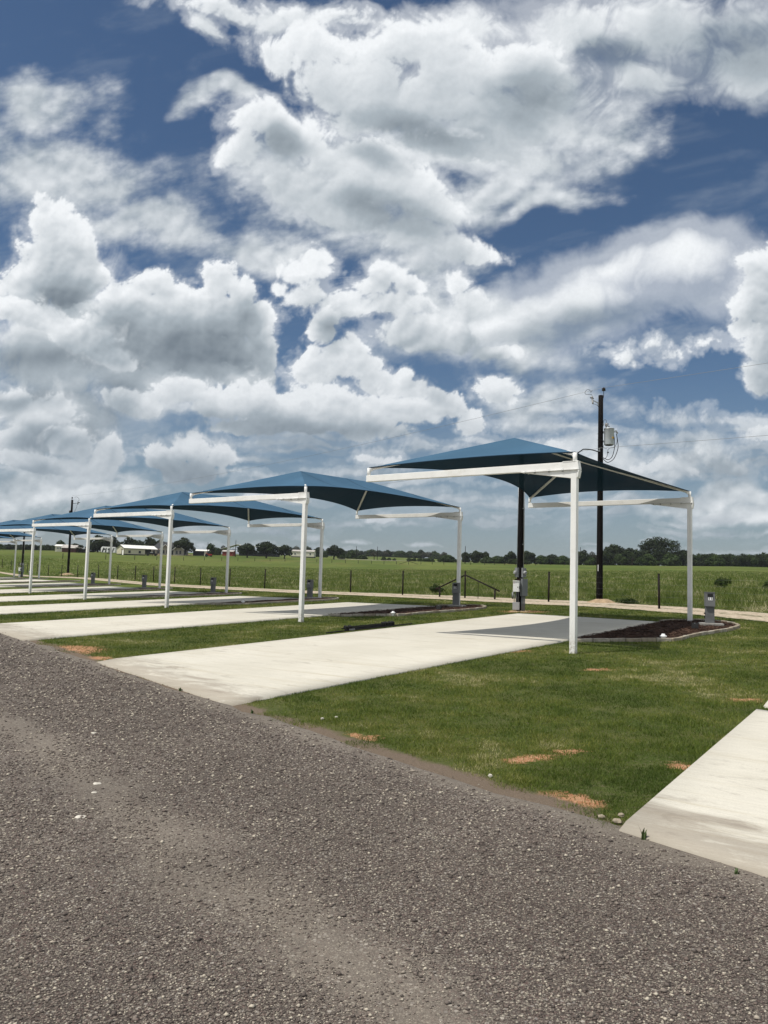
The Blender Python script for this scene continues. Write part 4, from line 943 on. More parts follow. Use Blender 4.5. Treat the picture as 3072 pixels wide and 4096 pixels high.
def wire(pA, pB, sag, r, n=40):
    pA, pB = Vector(pA), Vector(pB)
    return [pA.lerp(pB, k/n)-up*(sag*4*(k/n)*(1-k/n)) for k in range(n+1)]
def power_wire(lab, pts3, sags, r, mat):
    b = MB(); full = []
    for k in range(len(pts3)-1): full += wire(pts3[k], pts3[k+1], sags[k], r)
    b.tube(full, r, 5); o = b.build('overhead_wire', mat); tag(o, lab, 'power line', 'overhead wires'); return o
power_wire('upper overhead wire running over the transformer pole top to the distant pole', [(-41.95, 104.3, 10.75), (10.41, 36.9, 10.80), (62.6, -30.5, 10.9)], [.75, 1.1], .0075, M['wire'])
power_wire('lower neutral wire meeting the transformer pole below its tank', [(-41.9, 104.3, 8.0), (10.2, 36.75, 7.83), (62.6, -30.5, 7.9)], [.85, 1.1], .0075, M['wire'])
power_wire('thick black service cable from the transformer pole down to the meter pole', [(10.1, 36.8, 7.66), (9.1, 35.6, 7.55), (5.4, 30.45, 6.2)], [-.04, .35], .028, M['cable'])
# ------------------------------------------------------------------ fences
FP = [(16.2, 25.2), (11.35, 32.0), (7.95, 37.26), (4.46, 41.9), (1.24, 46.45), (-2.04, 51.2), (-5.53, 55.3), (-8.87, 59.2), (-12.3, 63.2), (-15.6, 67.2), (-18.9, 71.3), (-21.8, 74.6), (-24.6, 77.9), (-27.6, 81.6), (-31.2, 86.0), (-35.6, 91.4), (-39.6, 96.6), (-43.2, 101.2), (-46.3, 104.9), (-49.2, 108.4), (-51.7, 111.2), (-54.3, 114.3), (-57.3, 117.8)]
def near_fence():
    r = empty('wire_fence', P3(1.24, 46.45), 0, 'wire fence on dark steel posts between the gravel track and the pasture', 'fence'); o = Vector(r.location)
    b = MB(); b.tube([(0, 0, -.3), (0, 0, 1.42)], .045, 10); b.lathe((0, 0, 1.42), [(.045, 0), (.05, .005), (.05, .025), (.03, .035)], 10)
    p0 = b.build('fence_post', M['rust'], r)
    first = True; rb = random.Random(2)
    for x, y in FP:
        p = p0 if first else p0.copy()
        if not first: col.objects.link(p)
        p.parent = r; p.location = Vector(P3(x, y))-o; p.rotation_euler = (rb.uniform(-.012, .012), rb.uniform(-.012, .012), 0); first = False
    b = MB()
    for h in (.25, .5, .75, 1.0, 1.25):
        for q in range(len(FP)-1): b.tube([Vector(P3(*FP[q], h))-o, Vector(P3(*FP[q+1], h))-o], .0015, 4, cap=False)
    b.build('fence_wire', M['wire'], r)
    c = Vector(P3(4.46, 41.9)); 
    for ex, ey, lab in ((3.05, 43.9, 'l'), (6.0, 39.85, 'r')):
        e = Vector(P3(ex, ey)); b = MB(); b.tube([c+up*1.24-o, e+up*.44-o], .04, 8); b.build('brace_rail', M['rust'], r)
        f = c.lerp(e, .87); b = MB(); b.tube([f-up*.3-o+up*0, f+up*.50-o], .045, 8); b.build('brace_post', M['rust'], r)
    m_ = Vector(P3(5.05, 41.0)); b = MB(); b.tube([m_-o, m_+up*.95-o], .014, 6); b.build('thin_stake', M['rust'], r)
near_fence()
FP2 = [(-90, 156), (-75.2, 167.1), (-73.2, 178.7), (-72.0, 203), (-70.5, 222), (-69.4, 240), (-66.8, 262), (-63.45, 277.8), (-58.0, 281.4), (-53.1, 286.4), (-47.5, 290.1), (-42.5, 294.8), (-37.4, 299), (-31.5, 300), (-25.2, 299), (-19.2, 295.8), (-14.1, 295.7), (-9.2, 295.1), (-4.2, 294.2), (.56, 293.7), (5.2, 292.9), (9.8, 293.5), (14.6, 296.6), (18.9, 297.0), (23.5, 299.1), (28.4, 298), (33.5, 296.6), (38.9, 297.5), (42.6, 297.4), (46.6, 298), (51, 299), (55.4, 300.8), (59.7, 304.7), (66, 307), (72, 309), (78, 310), (84, 311)]
def far_fence():
    r = empty('wire_fence', P3(-4.2, 294.2), 0, 'distant low wire fence crossing the far pasture below the farm buildings', 'fence'); o = Vector(r.location)
    b = MB(); b.tube([(0, 0, -.3), (0, 0, 1.25)], .085, 6); p0 = b.build('fence_post', M['rust'], r); first = True
    for x, y in FP2:
        p = p0 if first else p0.copy()
        if not first: col.objects.link(p)
        p.parent = r; p.location = Vector(P3(x, y))-o; first = False
    b = MB(); c = Vector(P3(9.8, 293.5))
    for s in (-1, 1): b.tube([c+up*1.2-o, Vector(P3(9.8+s*3.6, 293.5+s))+up*.1-o], .07, 6)
    b.build('brace_rail', M['rust'], r)
far_fence()
# thin distant poles
for x, y, h, lab in ((-78.6, 350, 6.1, 'thin distant utility pole between the carport and the pole barn'), (-66.5, 352, 7.6, 'thin distant utility pole beside the red shed'), (-13.6, 400, 6.9, 'thin distant pole left of the pale lane'),
                     (-2.8, 400, 7.1, 'thin distant pole with a crooked tree at its foot'), (34.9, 330, 7.5, 'thin distant pole in front of the rounded hedge trees'), (86.2, 340, 7.8, 'thin distant pole just right of the front post of the nearest canopy'), (95.8, 340, 7.9, 'thin distant pole just right of the transformer pole')):
    b = MB(); b.tube([(0, 0, -.5), (0, 0, h*.5), (0, 0, h)], [.16, .14, .11], 8); o = b.build('utility_pole', M['black_pole'], None, loc=P3(x, y)); tag(o, lab, 'utility pole', 'thin distant poles')
# ------------------------------------------------------------------ farm buildings
def colx(u, R): return R*(u-1531)/3120.0
def gable(name, lab, cat, u0, u1, R, zbase, eave, ridge, depth, wall, roof, yaw=0, wins=(), doors=(), over=.3, group=None, along=True):
    """box with a gable roof, ridge along its length; u0..u1 is where it stands along the horizon at distance R"""
    x0, x1 = colx(u0, R), colx(u1, R); w = (x1-x0); cx = (x0+x1)/2
    r = empty(name, (cx, R+depth/2, zbase), R_(yaw), lab, cat, group)
    b = MB(); b.prism([(-depth/2, -1.5), (depth/2, -1.5), (depth/2, eave), (0, ridge-.05), (-depth/2, eave)], (0, 0, 0), (0, 1, 0), (0, 0, 1), (1, 0, 0), w); wl = b.build('wall', wall, r)
    b = MB()
    for s in (-1, 1):
        p0 = Vector((0, s*(depth/2+over), eave-over*(ridge-eave)/(depth/2)+.10)); p1 = Vector((0, 0, ridge+.10)); b.bar(p0, p1, w+2*over, .10, up=(0, -s*.0, 1))
    b.build('roof', roof, r)
    for wx, wz, ww, wh in wins:
        b = MB(); b.box((wx*w, -depth/2-.02, wz), (ww+.16, .06, wh+.16)); f = b.build('window', M['label_white'], r)
        b = MB(); b.box((wx*w, -depth/2-.04, wz), (ww, .06, wh)); b.build('pane', M['glass_dark'], f)
    for dx_, ww, wh in doors:
        b = MB(); b.box((dx_*w, -depth/2-.03, wh/2), (ww, .06, wh)); b.build('door', M['label_white'], r)
    return r, w
def zb(u, R, dz=0): return Z(colx(u, R), R)+dz
# 1 low white building, far left
r, w = gable('white_building', 'low white building with a row of small windows, leftmost of the farm', 'building', 216, 274, 330, zb(240, 330), 2.3, 3.0, 6, M['cream_pale'], M['white_roof'], 12, [(-.36+.10*k, 1.5, .35, .75) for k in range(5)])
b = MB(); b.box((w*.5-.6, -3.04, .9), (1.3, .08, 2.9)); b.build('dark_end', M['skirt'], r)
# 2 brown shed with a lean-to
r, w = gable('brown_shed', 'dark brown shed with a grey roof and open lean-to on its right', 'shed', 246, 300, 318, zb(270, 318, -.2), 2.0, 3.1, 4.5, M['brown_wall'], M['tin_roof'], 6)
b = MB(); b.bar((w/2-.2, -1.0, 2.35), (w/2+3.6, -1.0, 1.95), 4.4, .12, up=(0, 0, 1)); b.build('lean_to_roof', M['tin_roof'], r)
b = MB()
for q in (1.1, 2.3, 3.4): b.box((w/2+q, -3.0, .8), (.14, .14, 2.4))
b.build('lean_to_post', M['wood_dark'], r)
b = MB(); b.box((w/2+1.6, 1.1, .7), (3.2, .2, 2.2)); b.build('back_wall', M['skirt'], r)
# 3 caravan
def caravan():
    R = 322; x0, x1 = colx(407, R), colx(466, R); w = x1-x0
    r = empty('caravan', ((x0+x1)/2, R, zb(436, R)), R_(-6), 'white and black swirl-painted caravan parked left of the cream barn', 'caravan')
    b = MB(); b.prism([(-w/2, .7), (-w/2+.2, .45), (w/2, .45), (w/2, 2.75), (-w/2+.5, 2.85), (-w/2, 2.3)], (0, 0, 0), (1, 0, 0), (0, 0, 1), (0, 1, 0), 2.4); bd = b.build('body', M['white_box'], r, bev=.08)
    for k, (px_, s) in enumerate(((-.36, .6), (-.12, -.7), (.18, .5), (.33, .9))):
        b = MB(); b.prism([(px_*w-.5, .55), (px_*w+.1, .5), (px_*w+.5+s*.4, 2.3), (px_*w+.05+s*.3, 2.5)], (0, -1.21, 0), (1, 0, 0), (0, 0, 1), (0, 1, 0), .03); b.build('painted_swirl', M['skirt'] if k < 2 else M['dark_grey'], bd)
    for wx in (-.25, .05): 
        b = MB(); b.box((wx*w, -1.23, 1.8), (.8, .04, .5)); b.build('window', M['glass_dark'], r)
    b = MB(); b.box((-.05*w+.9, -1.23, 1.4), (.7, .04, 1.8)); b.build('door', M['dark_grey'], r)
    for wx in (-.02, .12):
        b = MB(); b.lathe((wx*w, -1.15, .36), [(.36, 0), (.36, .22)], 14, (0, 1, 0)); b.build('wheel', M['tyre'], r)
caravan()
# 4 cream barn with open porch
def cream_barn():
    R = 308; u0, u1 = 467, 626; x0, x1 = colx(u0, R), colx(u1, R); yaw = R_(45); r = empty('cream_barn', (colx(497, R), R, zb(500, R)), yaw, 'cream metal barn with a bright white roof and an open porch on its right', 'barn')
    L = 8.9; D = 6.4; P_ = 5.2; e, rd = 2.75, 3.95
    # x along the long side from the corner at the origin, y back
    b = MB(); b.prism([(0, .45), (D, .45), (D, e), (D/2, rd), (0, e)], (L/2, 0, 0), (0, 1, 0), (0, 0, 1), (1, 0, 0), L); b.build('wall', M['cream'], r)
    b = MB(); b.box((L/2, D/2, -.2), (L+.04, D+.04, 1.32)); b.build('skirting', M['skirt'], r)
    b = MB()
    for s in (0, 1): b.bar(Vector((L/2+P_/2, (-.35 if s == 0 else D+.35), e-.05)), Vector((L/2+P_/2, D/2, rd+.12)), L+P_+.6, .10)
    b.build('roof', M['white_roof'], r)
    b = MB(); b.bar((-.32, -.35, e-.10), (-.32, D/2, rd+.04), .06, .16); b.bar((-.32, D+.35, e-.10), (-.32, D/2, rd+.04), .06, .16); b.box((L/2+P_/2, -.38, e-.12), (L+P_+.6, .05, .12)); b.box((0, -.02, 1.6), (.12, .12, 2.4)); b.build('trim', M['skirt'], r)
    for wx in (2.2, 6.6):
        b = MB(); b.box((wx, -.03, 1.35), (.95, .06, 1.0)); f = b.build('window', M['skirt'], r)
        b = MB(); b.box((wx, -.06, 1.35), (.75, .06, .82)); b.build('pane', M['glass_dark'], f)
    b = MB(); b.box((-.03, 1.1, .95), (.06, 1.0, 1.9)); b.build('door', M['label_white'], r)
    b = MB(); b.box((-.03, 2.1, 1.3), (.06, .25, 2.4)); b.box((-.035, 1.6, 2.1), (.06, 1.5, .12)); b.build('door_frame', M['skirt'], r)
    for q in (L+1.7, L+3.4, L+P_):
        for yy in (.1, D-.1):
            b = MB(); b.box((q, yy, 1.2), (.14, .14, 3.2)); b.build('porch_post', M['skirt'], r)
    b = MB(); b.box((L+P_/2, .1, .9), (P_, .08, .08)); b.box((L+P_/2, .1, .55), (P_, .08, .08)); b.build('porch_rail', M['skirt'], r)
    return r
cream_barn()
def pickup(u, R):
    r = empty('parked_pickup', (colx(u, R), R, zb(u, R)), R_(18), 'dark pickup parked in the shade of the cream barn porch', 'pickup')
    b = MB(); b.prism([(-2.4, .5), (2.4, .5), (2.45, .95), (1.2, 1.05), (.6, 1.65), (-.7, 1.65), (-.9, 1.05), (-2.4, 1.05)], (0, 0, 0), (1, 0, 0), (0, 0, 1), (0, 1, 0), 1.8); b.build('body', M['black'], r, bev=.05)
    b = MB(); b.box((0, -.91, 1.35), (1.0, .04, .35)); b.build('window', M['light_box'], r)
    for q in (-1.5, 1.5):
        for s in (-.8, .8):
            b = MB(); b.lathe((q, s-.1, .38), [(.38, 0), (.38, .2)], 12, (0, 1, 0)); b.build('wheel', M['tyre'], r)
pickup(606, 312)
# 5 the big house
def house():
    R = 345; r = empty('house', (colx(668, R), R+5, zb(668, R)), R_(8), 'big pale stone house with dark gabled roof and chimney behind the cream barn', 'house'); w = colx(735, R)-colx(592, R)
    b = MB(); b.prism([(-5, -1), (5, -1), (5, 2.6), (-5, 2.6)], (0, 0, 0), (0, 1, 0), (0, 0, 1), (1, 0, 0), w-1); b.build('wall', M['house_stone'], r)
    b = MB()
    V_ = [(-w/2, -5.6, 2.5), (w/2, -5.6, 2.5), (w/2, 5.6, 2.5), (-w/2, 5.6, 2.5), (-w/2+3.0, 0, 5.7), (w/2-4.5, 0, 5.7)]
    b.add(V_, [(0, 1, 5, 4), (1, 2, 5), (2, 3, 4, 5), (3, 0, 4), (3, 2, 1, 0)]); b.build('roof', M['dark_roof'], r)
    for gx, gw, gh in ((-1.0, 4.2, 4.3), (4.6, 4.4, 4.1)):
        b = MB(); b.prism([(gx-gw/2, -1), (gx+gw/2, -1), (gx+gw/2, 2.4), (gx, gh), (gx-gw/2, 2.4)], (0, -6.4, 0), (1, 0, 0), (0, 0, 1), (0, 1, 0), 3.0); g = b.build('front_gable', M['house_stone'], r)
        b = MB()
        for s in (-1, 1): b.bar(Vector((gx+s*(gw/2+.35), -6.9, 2.2)), Vector((gx, -6.9, gh+.15)), 4.4, .14, up=(0, 0, 1))
        b.build('gable_roof', M['dark_roof'], g)
        b = MB()
        for s in (-1, 1): b.bar(Vector((gx+s*(gw/2+.35), -9.13, 2.2)), Vector((gx, -9.13, gh+.15)), .06, .20, up=(0, 0, 1))
        b.build('fascia', M['label_white'], g)
        for q in (-.7, .7):
            b = MB(); b.box((gx+q*1.1, -7.93, 1.2), (.8, .08, 1.5)); b.build('window', M['glass_dark'], g)
    for q in (-6.2, -4.4, 1.7, 7.3):
        b = MB(); b.box((q, -5.03, 1.2), (1.0, .1, 1.4)); b.build('window', M['glass_dark'], r)
    b = MB(); b.box((-4.2, -.5, 5.6), (.9, .8, 2.2)); b.build('chimney', M['house_stone'], r)
house()
# 6 carport
r, w = gable('open_carport', 'open fronted carport with a white roof right of the big house', 'carport', 770, 828, 350, zb(800, 350), 2.1, 2.75, 6.5, M['skirt'], M['white_roof'], 5)  # solid dark body stands in for the shade inside the open front
b = MB(); b.box((w*.5-.75, -3.3, .9), (1.6, .12, 2.4)); b.build('side_wall', M['cream_pale'], r)
# red tractor
def tractor():
    R = 335; r = empty('tractor', (colx(834, R), R, zb(834, R)), R_(10), 'small red tractor parked right of the open carport', 'tractor')
    b = MB(); b.prism([(-.2, .6), (1.5, .6), (1.5, 1.2), (-.1, 1.3)], (0, 0, 0), (1, 0, 0), (0, 0, 1), (0, 1, 0), .7); b.build('hood', M['red_paint'], r)
    b = MB(); b.box((-.7, 0, 1.1), (.9, 1.0, .7)); b.tube([(-1.0, .4, 1.2), (-1.0, .4, 2.1)], .05, 6); b.tube([(-1.0, -.4, 1.2), (-1.0, -.4, 2.1)], .05, 6); b.box((-.9, 0, 2.1), (.9, 1.0, .08)); b.build('cab', M['red_paint'], r)
    for q, rr_ in ((-.8, .65), (1.1, .4)):
        for s in (-.7, .5):
            b = MB(); b.lathe((q, s, rr_), [(rr_, 0), (rr_, .22)], 14, (0, 1, 0)); b.build('wheel', M['tyre'], r)
tractor()
# 7 open pole barn with red shed
def pole_barn():
    R = 385; x0 = colx(883, R); w = colx(1118, R)-x0; r = empty('pole_barn', (x0, R, zb(960, R, -.4)), 0, 'long open pole barn with a white metal roof behind the shade trees', 'barn')
    xp = colx(948, R)-x0
    b = MB(); b.bar((0, 4, 3.6), (xp, 4, 6.1), 9, .14); b.build('roof', M['white_roof'], r)
    b = MB(); b.bar((xp, 4, 6.0), (xp+.3, 4, 6.0), 9, .3); b.box(((xp+w)/2, 7, 5.6), (w-xp, 6, .14)); b.box(((xp+w)/2, 4.2, 5.35), (w-xp, .2, .65)); b.build('roof', M['white_roof'], r)
    b = MB()
    for k in range(7): b.bar((xp*k/7, -.4, 3.5+2.5*k/7-.15), (xp*(k+1)/7, -.4, 3.5+2.5*(k+1)/7-.15), .1, .22); 
    b.bar((0, -.3, 3.3), (xp, -.3, 3.4), .1, .18); b.bar((xp, -.3, 3.4), (w, -.3, 4.6), .1, .2)
    for k in range(6): b.bar((xp*(k+.2)/6, -.3, 3.35), (xp*(k+.9)/6, -.3, 3.4+2.5*k/7), .08, .1)
    b.build('truss', M['skirt'], r)
    for k in range(10):
        b = MB(); b.box((w*k/9.0, 0, 2.0), (.22, .22, 6 if k > 2 else 4)); b.build('barn_post', M['skirt'], r)
    b = MB(); b.box((w*.62, 6.5, 1.2), (w*.7, .3, 2.8)); b.build('back_wall', M['skirt'], r)
    b = MB()
    for z in (.6, 1.1, 1.6): b.box((w*.6, -.5, z), (w*.75, .08, .1))
    b.build('pen_rail', M['skirt'], r)
pole_barn()
gable('red_shed', 'small red shed with a pale roof under the left end of the pole barn', 'shed', 890, 934, 372, zb(912, 372, -.1), 2.1, 2.7, 3.5, M['red_wall'], M['tin_roof'], -6, [(.02, 1.0, .5, .8)])
# 8 long cream house
r, w = gable('cream_house', 'long cream house with dark skirting and two small windows, right of the shade trees', 'house', 1166, 1257, 405, zb(1210, 405, .2), 2.9, 3.7, 6, M['cream_pale'], M['tin_roof'], -4, [(-.33, 1.7, .7, .9), (.34, 1.7, .7, .9)])
b = MB(); b.box((0, 0, -.3), (w+.1, 6.1, 1.3)); b.build('skirting', M['skirt'], r)
b = MB(); b.box((-w/2-.02, .4, 1.2), (.08, 1.6, 2.0)); b.build('door', M['skirt'], r)
# ------------------------------------------------------------------ trees
TREES=[(-142.6, 345.0, 4.9, 2.4, 'round', 'small dark tree behind the low white building, leftmost of the farm trees'),
(-142.1, 360.0, 4.0, 3.0, 'low', 'low dark tree between the brown shed and the caravan'),
(-128.0, 350.0, 7.7, 4.9, 'round', 'tall dark tree behind the caravan, left of the cream barn'),
(-124.9, 360.0, 7.3, 4.6, 'round', "dark tree behind the caravan and the cream barn's gable"),
(-114.1, 350.0, 7.1, 4.3, 'round', 'dark tree rising over the left half of the white barn roof'),
(-115.9, 370.0, 6.4, 3.3, 'low', 'lower dark tree over the middle of the white barn roof'),
(-108.3, 360.0, 7.7, 3.5, 'round', 'dark tree beside the chimney of the big grey house'),
(-110.1, 385.0, 6.9, 3.2, 'low', 'dark tree just right of the house chimney'),
(-88.1, 345.0, 8.2, 4.6, 'oak', 'large dark spreading tree right of the big grey house'),
(-79.7, 360.0, 5.6, 2.4, 'round', 'small dark tree behind the open carport, right of a thin pole'),
(-80.8, 380.0, 4.1, 1.7, 'bush', 'short bush between the carport and the open pole barn'),
(-81.9, 400.0, 4.7, 2.6, 'grey', 'pale thin tree left of the open pole barn'),
(-59.8, 345.0, 6.8, 3.8, 'oak', 'round shade tree in front of the pole barn, left of three'),
(-52.3, 350.0, 8.0, 4.6, 'oak', 'tallest shade tree in front of the pole barn, middle of three'),
(-44.0, 350.0, 6.7, 3.3, 'oak', 'shade tree in front of the pole barn, right of three'),
(-52.2, 470.0, 6.3, 3.6, 'grey', 'greyish tree behind the roof of the long cream house'),
(-47.2, 480.0, 6.8, 3.7, 'low', 'dark tree behind the middle of the long cream house'),
(-39.5, 480.0, 6.4, 3.4, 'low', 'tree at the right end of the long cream house'),
(-33.6, 450.0, 4.3, 1.7, 'bush', 'dark bush right of the long cream house'),
(-23.8, 380.0, 7.3, 4.1, 'oak', 'rounded green tree standing alone right of the long cream house'),
(-20.9, 395.0, 5.2, 2.0, 'bush', 'small tree tucked against the lone rounded green tree'),
(-17.5, 430.0, 4.8, 3.0, 'bush', 'wide green bush left of a thin pole in the far pasture'),
(-11.4, 425.0, 2.7, 2.7, 'bush', 'low dark bush right of the far thin pole'),
(-4.5, 410.0, 4.9, 2.4, 'thin', 'dark crooked tree leaning on the pole by the pale lane'),
(0.6, 405.0, 2.3, 1.2, 'bush', 'tiny bush on the pale lane, left of three'),
(3.3, 405.0, 1.7, 1.0, 'bush', 'tiny bush on the pale lane, middle of three'),
(6.1, 405.0, 1.4, 0.9, 'bush', 'tiny bush on the pale lane, right of three'),
(13.6, 400.0, 2.0, 1.4, 'bush', 'small bush beyond the far fence, first of the four from the left'),
(16.3, 400.0, 2.0, 1.2, 'bush', 'small bush beyond the far fence, second of the four from the left'),
(19.1, 400.0, 2.0, 1.3, 'bush', 'small bush beyond the far fence, third of the four from the left'),
(23.0, 395.0, 2.1, 2.8, 'bush', 'widest small bush beyond the far fence, last of the four from the left'),
(31.3, 400.0, 5.1, 2.6, 'grey', "pale tree behind the dark bush left of canopy 13's rear post"),
(32.0, 385.0, 4.1, 3.9, 'bush', "dense dark bush just left of canopy 13's rear post"),
(42.4, 400.0, 5.6, 2.6, 'low', "dark rounded tree behind the thin pole right of canopy 13's rear post"),
(45.4, 380.0, 6.0, 3.4, 'round', 'dark green tree right of the thin pole'),
(52.6, 400.0, 6.1, 2.4, 'oak', 'flat topped tree behind the hedge, left of the meter pole'),
(49.1, 365.0, 3.7, 2.8, 'bush', 'hedge bush below the flat topped tree'),
(54.0, 365.0, 4.0, 4.0, 'bush', 'long hedge bush left of the meter pole'),
(59.3, 360.0, 5.7, 3.5, 'round', 'dark tree just left of the meter pole'),
(66.5, 360.0, 6.1, 3.9, 'round', 'dark tree just right of the meter pole'),
(62.2, 350.0, 3.3, 3.4, 'bush', 'low hedge bush at the foot of the meter pole'),
(73.2, 360.0, 4.6, 3.5, 'bush', 'hedge bush between the meter pole and the front post of canopy 11'),
(79.5, 365.0, 5.0, 4.0, 'low', 'taller hedge bush between the meter pole and canopy 11'),
(83.2, 360.0, 4.6, 3.5, 'bush', "hedge bush just left of canopy 11's front post"),
(85.1, 345.0, 4.2, 2.9, 'bush', 'low hedge bush hidden behind the nearest front post'),
(97.0, 350.0, 4.8, 2.7, 'bush', 'dark bush directly behind the transformer pole'),
(98.0, 340.0, 5.1, 2.8, 'bush', 'dark hedge bush immediately right of the transformer pole'),
(105.0, 345.0, 5.5, 3.3, 'bush', 'dark hedge bush below the tree left of the great oak'),
(89.9, 338.0, 4.2, 2.8, 'bush', 'low hedge bush between the nearest front post and the transformer pole'),
(87.7, 340.0, 6.5, 3.5, 'round', "green tree just right of canopy 11's front post"),
(92.6, 345.0, 6.0, 2.9, 'grey', 'pale brushy tree beside the transformer pole'),
(103.7, 350.0, 10.0, 4.9, 'oak', 'dark tree right of the transformer pole, left of the great oak'),
(96.0, 335.0, 6.6, 3.7, 'low', 'low dark tree in front, right of the transformer pole'),
(109.4, 345.0, 8.2, 4.4, 'low', 'dark middle tree joining the great oak on its left'),
(103.9, 325.0, 6.0, 2.5, 'thin', 'bare grey branched tree in front of the great oak'),
(123.6, 350.0, 12.9, 9.6, 'great', 'great spreading live oak, the tallest tree on the horizon'),
(133.2, 345.0, 7.6, 4.2, 'low', 'dark tree under the right edge of the great oak'),
(112.1, 330.0, 5.4, 4.2, 'bush', "dark brush in front of the great oak's left side"),
(121.6, 330.0, 5.7, 4.7, 'bush', "dark brush in front of the great oak's right side"),
(24.0, 55.2, 1.0, 0.53, 'shrub', 'leafy shrub alone in the pasture behind the number 11 pedestal'),
(26.7, 53.9, 0.43, 0.38, 'shrub', 'shrub cut by the right edge, beyond the fence'),
(3.4, 49.0, 0.46, 0.25, 'shrub', 'dark shrub at the fence beside the left fence brace'),
(11.3, 35.9, 0.21, 0.39, 'shrub', "low dark weeds right of the transformer pole's foot")]
TREELINE= [(-35.3,710.1,5.7,4.1,'low'),(-28.2,649.5,5.0,3.0,'round'),(-27.1,683.0,6.1,3.1,'round'),(-24.2,708.3,7.0,3.3,'bush'),(-19.3,688.0,5.3,3.0,'round'),(-15.6,698.6,5.0,2.9,'round'),(-10.0,682.7,6.5,4.1,'round'),(-7.6,711.6,5.1,3.2,'bush'),(-3.1,655.9,5.9,2.9,'low'),(0.8,686.5,5.2,3.6,'grey'),(4.3,693.4,6.5,3.3,'round'),(9.3,712.3,6.0,3.0,'low'),(13.6,683.3,6.6,3.4,'bush'),(15.7,649.2,5.8,2.7,'round'),(20.3,662.7,5.2,2.9,'bush'),(24.9,698.7,7.1,3.6,'low'),(28.0,666.1,5.8,3.2,'bush'),(33.4,687.5,7.8,3.3,'round'),(35.3,667.2,5.7,3.5,'grey'),(40.7,695.0,6.4,3.7,'grey'),(47.1,713.1,8.3,3.0,'bush'),(45.9,663.0,6.3,3.2,'bush'),(141.9,355.4,5.0,2.0,'round'),(146.6,360.5,6.2,2.1,'bush'),(140.5,340.6,5.6,1.6,'low'),(151.4,362.2,6.1,1.9,'low'),(149.6,352.9,5.8,1.9,'round'),(141.8,331.6,5.5,2.1,'bush'),(147.7,339.4,5.5,1.8,'low'),(151.7,345.1,5.7,1.9,'low'),(156.4,350.7,5.6,2.1,'round'),(155.2,344.5,5.6,1.7,'bush'),(152.6,333.9,5.2,1.7,'low'),(155.8,337.2,5.6,1.7,'round'),(159.2,339.8,5.8,2.1,'bush'),(170.0,359.6,5.9,1.9,'low'),(173.1,360.7,6.3,2.3,'bush'),(164.5,340.2,5.7,1.6,'round'),(167.5,342.1,6.9,2.0,'bush'),(169.9,342.3,6.4,2.0,'bush'),(181.6,362.1,6.5,1.8,'low'),(169.7,335.3,6.5,1.9,'bush'),(-223.4,440.1,1.5,2.0,'low'),(-204.3,406.6,2.0,1.4,'low'),(-211.6,426.8,1.9,1.5,'low'),(-195.6,399.0,1.9,1.8,'bush'),(-207.0,427.9,1.3,1.9,'round'),(-193.3,403.0,2.3,1.6,'round'),(-196.0,413.8,1.1,1.5,'low'),(-194.2,414.5,1.3,1.7,'low'),(-188.9,407.4,1.9,1.6,'low'),(-182.4,399.0,1.8,1.8,'low'),(-186.6,412.7,1.2,1.6,'round'),(-183.7,411.2,1.9,1.4,'round'),(-187.0,424.0,1.2,1.9,'bush'),(-173.8,399.8,2.0,1.4,'bush'),(-173.7,404.1,2.1,1.5,'round'),(-171.3,404.7,2.2,1.3,'bush')]
TL_SPLIT= (22, 42, 58)
def leaf_mat(name, c1, c2):
    m, t, p = new_mat(name); a = attr(t, 'tone')
    c = t.mix(a.outputs['Fac'], c1, c2)
    n = t.noise(t.n('ShaderNodeTexCoord').outputs['Object'], 3, 3, .6)
    setp(t, p, color=t.vec('SCALE', c, scale=t.ramp(n, .3, .7, .75, 1.2)), rough=.7, spec=.2)
    tl = t.n('ShaderNodeBsdfTranslucent'); t.put(tl.inputs[0], c); mx = t.n('ShaderNodeMixShader'); mx.inputs[0].default_value = .25
    t.link(p.outputs[0], mx.inputs[1]); t.link(tl.outputs[0], mx.inputs[2]); t.link(mx.outputs[0], m.node_tree.nodes['Material Output'].inputs[0])
    return m
LEAF = {'dark': leaf_mat('leaves_dark', (.010, .018, .006), (.034, .052, .014)), 'green': leaf_mat('leaves_green', (.018, .034, .007), (.050, .080, .018)), 'grey': leaf_mat('leaves_grey', (.040, .042, .028), (.085, .088, .060))}
rs = np.random.RandomState(12)
